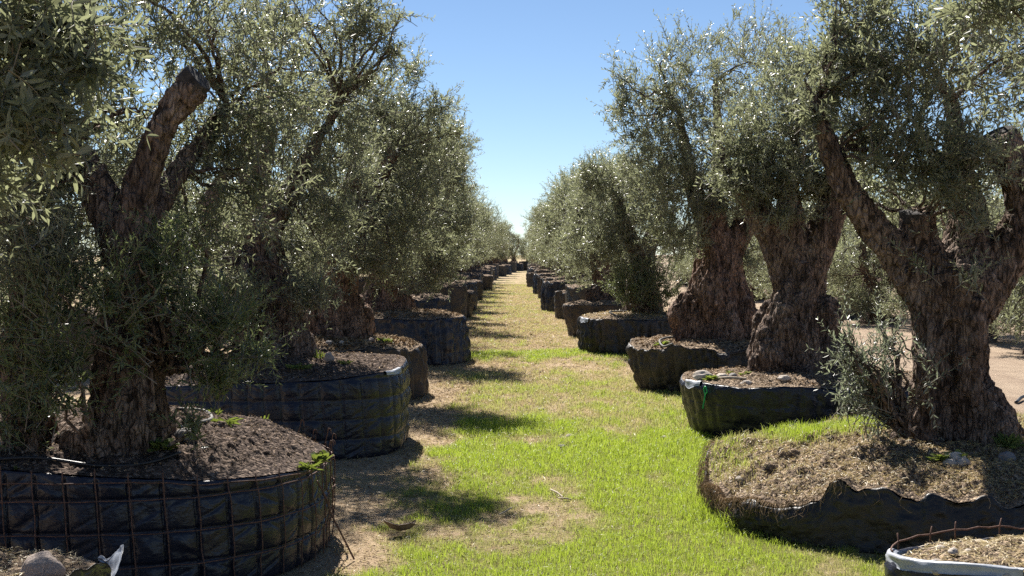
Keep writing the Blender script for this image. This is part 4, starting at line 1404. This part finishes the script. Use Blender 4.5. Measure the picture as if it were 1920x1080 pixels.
def straw(key, n, label, seed, ln=.03, mask=None, mat='straw', wd=.0022, lift=.004, tilt=.6):
    rs = np.random.RandomState(seed)
    x, y, z, r, a = scatter(key, n, rs)
    if mask is not None:
        k = rs.uniform(0, 1, n) < mask(x, y)
        x, y, z = x[k], y[k], z[k]
    n = len(x)
    me = flakes('straw', x, y, z + lift + rs.uniform(0, .012, n), ln * rs.uniform(.4, 1.5, n), wd * rs.uniform(.6, 1.6, n), M[mat], rs, tilt)
    link('straw', me, kind='stuff', label=label)


straw('R0', 9000, 'dry straw covering the soil of the folded lining container', 1, .022, wd=.0018)
straw('L0', 3500, 'dry straw on the soil around the rounded rock', 2, .018, wd=.0018)
straw('R1', 42000, 'dry straw matted over the collapsed mound', 3, .022, mask=lambda x, y: np.clip(.55 + .6 * n2(x * 2, y * 2, 4) + .3 * (y < 9), 0, 1), wd=.0020, tilt=1.0)
straw('L1', 4200, 'bits of dry litter over the dark soil of the mesh container', 4, .009, mat='litter', wd=.003, tilt=1.2)
straw('R2', 3500, 'dry chips and litter over the soil of the green tied container', 5, .022, mat='litter', wd=.005)
straw('L3', 3500, 'bark chips over the brown streaked container', 6, .035, mat='litter', wd=.010, tilt=1.2)
straw('R3', 2500, 'dry chips over the tapered dusty container', 7, .03, mat='litter', wd=.008, tilt=1.0)
straw('R4', 2200, 'pale litter over the wide dusty container', 8, .035, mat='straw', wd=.006, tilt=1.0)
straw('L4', 2200, 'dry chips over the tall pleated container', 9, .035, mat='litter', wd=.009, tilt=1.0)
straw('L2', 3000, 'dry bits over the soil of the squared quilted container', 10, .018, mat='litter', wd=.004)


def mound_grass():
    rs = np.random.RandomState(15)
    x, y, z, r, a = scatter('R1', 52000, rs, rmax=1.0)
    # green at the back and along the path side, straw towards the camera
    g = 1.1 * sstep(8.75, 9.1, y) * (1 - sstep(9.8, 10.2, y)) * sstep(1.6, 1.9, x) * (1 - .6 * sstep(2.4, 2.8, x)) + .8 * np.exp(-((x - 1.45) / .3) ** 2) * sstep(8.2, 8.8, y) + .5 * n2(x * 3, y * 3, 8) - .05
    k = rs.uniform(0, 1, len(x)) < np.clip(.08 + 1.0 * g, 0, 1)
    x, y, z, g = x[k], y[k], z[k], g[k]
    n = len(x)
    h = (.025 + .055 * np.clip(g, 0, 1)) * rs.uniform(.4, 1.4, n)
    me = blades_mesh('mound_grass', x, y, z - .004, h, .0017 * rs.uniform(.7, 1.3, n), np.clip(g * 1.1 + rs.uniform(-.45, .15, n), 0, 1), M['grass'], rs, .9)
    link('grass', me, kind='stuff', label='grass and dead stems sprouting from the collapsed mound')


mound_grass()


def hanging_roots():
    """dead grass and roots spilling over the torn path side of the mound"""
    rs = np.random.RandomState(25)
    c = CONT['R1']
    mb = MB()
    n = 460
    a = rs.normal(-2.95, .30, n)
    R = c['R'](a)
    z = c['rim'](a)
    for i in range(n):
        d = np.array((math.cos(a[i]), math.sin(a[i]), 0))
        s = np.array((-d[1], d[0], 0))
        p = d * (R[i] - .03) + np.array((0, 0, z[i] + .02))
        L = rs.uniform(.03, .13)
        j = rs.normal(size=3) * .012
        pts = catmull([p, p + d * (.035 + .02 * rs.uniform()) + np.array((0, 0, .01)) + j * .5, p + d * (.045 + .03 * rs.uniform()) + s * rs.normal() * .02 + np.array((0, 0, -L * .5)) + j, p + d * (.045 + .035 * rs.uniform()) + s * rs.normal() * .035 + np.array((0, 0, -L)) + j], 8)
        mb.add(*tube(pts, np.linspace(.0018, .0009, 8), 3, False))
    me = mb.mesh('roots', [M['litter']], True)
    link('roots', me, None, (*c['c'], 0), kind='stuff', label='dead roots and grass hanging over the torn side of the mound')


hanging_roots()


# ------------------------------------------------------------------ hoses, sticks, curled bark
def polyline_thing(name, pts, r, mat, label, cat, sides=8):
    pts = np.array(pts, float)
    o = pts[0].copy()
    mb = MB()
    mb.add(*tube(catmull(pts - o, 10 * len(pts)), r, sides))
    return link(name, mb.mesh(name, [M[mat]], True), None, tuple(o), label=label, category=cat)


def on(key, px, py, Y, up=.012):
    x, y, _ = P(px, py, Y)
    return (x, y, float(soil_z(key, x, y)) + up)


polyline_thing('drip_hose', [on('L1', -60, 872, 6.55), on('L1', 60, 866, 6.58), on('L1', 180, 866, 6.6), on('L1', 270, 862, 6.65), on('L1', 335, 858, 6.8)], .009, 'hose', 'black drip hose lying in front of the trunk on the mesh container', 'hose')
polyline_thing('drip_hose', [on('L1', 335, 825, 7.85), on('L1', 380, 826, 7.85), on('L1', 395, 835, 7.65), on('L1', 375, 852, 7.4), on('L1', 355, 858, 7.3)], .011, 'hose_pale', 'pale curl of hose around the weeds on the mesh container', 'hose')
polyline_thing('drip_hose', [on('L2', 430, 676, 11.3), on('L2', 520, 668, 11.6), on('L2', 570, 664, 11.8), on('L2', 612, 668, 12.0)], .011, 'hose', 'black drip hose crossing the squared quilted container', 'hose')
polyline_thing('drip_hose', [on('R1', 1480, 835, 9.6), on('R1', 1486, 826, 9.7, .05), on('R1', 1500, 821, 9.75, .05), on('R1', 1515, 820, 9.8)], .011, 'hose', 'short bent black hose in the grass of the collapsed mound', 'hose')
polyline_thing('drip_hose', [on('R3', 1300, 640, 16.7), on('R3', 1262, 638, 16.8, .05), on('R3', 1238, 648, 16.4, .06), on('R3', 1244, 660, 16.1, .03), on('R3', 1262, 662, 16.0)], .014, 'hose_pale', 'pale hose curl on the tapered dusty container', 'hose')
polyline_thing('drip_hose', [on('R4', 1190, 578, 23.2), on('R4', 1155, 582, 22.9, .05), on('R4', 1143, 590, 22.6, .06), on('R4', 1160, 596, 22.4)], .014, 'hose_pale', 'pale hose curl on the wide dusty container', 'hose')
polyline_thing('drip_hose', [(5.6, 15.0, .03), (6.0, 15.6, .05), (7, 16.2, .03), (8.4, 17.0, .03)], .018, 'hose', 'black hose lying along the edge of the dirt road', 'hose')
polyline_thing('stick', [on('R1', 1537, 869, 8.55), on('R1', 1570, 876, 8.5, .016), on('R1', 1612, 884, 8.4)], .010, 'stick', 'straight greyish stick on the straw of the collapsed mound', 'stick')
polyline_thing('stick', [on('R2', 1345, 708, 12.3), on('R2', 1370, 712, 12.25, .02), on('R2', 1400, 712, 12.25)], .013, 'stick', 'bleached stick lying in front of the weed clump', 'stick')


def gpt(px, py, up=.012):
    Y = HC * F / (py - HY)
    x, y, _ = P(px, py, Y)
    return (x, y, float(gz(x, y)) + up)


polyline_thing('stick', [gpt(1033, 927, .03), gpt(1045, 934, .035), gpt(1056, 939, .02)], .006, 'stick', 'short pale twig propped in the lush grass', 'stick')
polyline_thing('stick', [gpt(1047, 940, .015), gpt(1060, 941, .02), gpt(1072, 941, .012)], .006, 'stick', 'flat pale twig beside the propped one in the grass', 'stick')
polyline_thing('stick', [gpt(936, 973, .02), gpt(948, 969, .028), gpt(960, 962, .03)], .005, 'stick', 'crooked dry stem in the grass nearer the curled bark', 'stick')
# rusty bent rod leaning from the rim of the mesh container to the ground
polyline_thing('rod', [(-1.10, 7.25, .46), (-1.055, 7.28, .36), (-1.03, 7.3, .27), (-.965, 7.32, .13), (-.91, 7.34, .01)], .0055, 'rust', 'thin rusty rod leaning from the mesh container to the ground', 'rod')

# curled strip of bark lying like a little boat
Yb = HC * F / (1008 - HY)
n, m = 30, 12
u = np.linspace(-1, 1, n)[:, None] * np.ones(m)
v = np.linspace(-1, 1, m)[None, :] * np.ones((n, 1))
nzv = fbm(np.stack([u * 3, v * 2, 0 * u], -1).reshape(-1, 3), 3, 4).reshape(u.shape)
wdt = .055 * (1 - .75 * np.abs(u) ** 2.2) + .008
xx = .093 * u + .008 * nzv
yy = wdt * v * .8
zz = .022 + .045 * np.abs(u) ** 2.2 * (1 + .35 * np.sign(-u)) + .03 * v ** 2 * (1 - .4 * np.abs(u)) - .012 * (v < 0) * v * 0 + .012 * nzv
ob = sheet('bark_piece', np.stack([xx, yy, zz], -1), 'barkpiece', None, .008)
ob.location = (P(750, 1008, Yb)[0], Yb, float(gz(P(750, 1008, Yb)[0], Yb)) + .015)
ob.rotation_euler = (math.radians(-14), math.radians(-4), math.radians(4))
ob['label'] = 'curled piece of bark lying on the short grass'
ob['category'] = 'bark'

# ------------------------------------------------------------------ sky, sun, camera
az, el = math.radians(SUN_AZ), math.radians(SUN_EL)
W = bpy.data.worlds.new('World')
S.world = W
W.use_nodes = True
nt = W.node_tree
nt.nodes.clear()
sky = nt.nodes.new('ShaderNodeTexSky')
sky.sky_type = 'NISHITA'
sky.sun_disc = False
sky.sun_elevation = el
sky.sun_rotation = az
sky.air_density = .7
sky.dust_density = 0.0
sky.ozone_density = 3.0
bg = nt.nodes.new('ShaderNodeBackground')
bg.inputs['Strength'].default_value = .053
wo = nt.nodes.new('ShaderNodeOutputWorld')
nt.links.new(sky.outputs[0], bg.inputs[0])
nt.links.new(bg.outputs[0], wo.inputs[0])

sl = bpy.data.lights.new('sun', 'SUN')
sl.energy = 5.0
sl.angle = math.radians(.53)
sl.color = (1.0, .95, .87)
so = bpy.data.objects.new('sun', sl)
C.objects.link(so)
vd = Vector((math.sin(az) * math.cos(el), math.cos(az) * math.cos(el), math.sin(el)))
so.rotation_euler = vd.to_track_quat('Z', 'Y').to_euler()
so.location = vd * 60

cam = bpy.data.cameras.new('camera')
cam.lens = 36 * F / 1920
cam.sensor_width = 36
cam.clip_end = 4000
co_ = bpy.data.objects.new('camera', cam)
C.objects.link(co_)
co_.location = (0, 0, HC)
co_.rotation_euler = (math.radians(90) - math.atan((540 - HY) / F), 0, math.atan((VX - 960) / F))
S.camera = co_

S.view_settings.view_transform = 'Standard'
S.view_settings.look = 'None'
S.view_settings.exposure = 1.15
S.view_settings.gamma = 1
S.render.engine = 'CYCLES'
cy = S.cycles
cy.max_bounces = 9
cy.diffuse_bounces = 5
cy.glossy_bounces = 2
cy.transmission_bounces = 3
cy.transparent_max_bounces = 4
cy.caustics_reflective = False
cy.caustics_refractive = False
cy.use_denoising = False
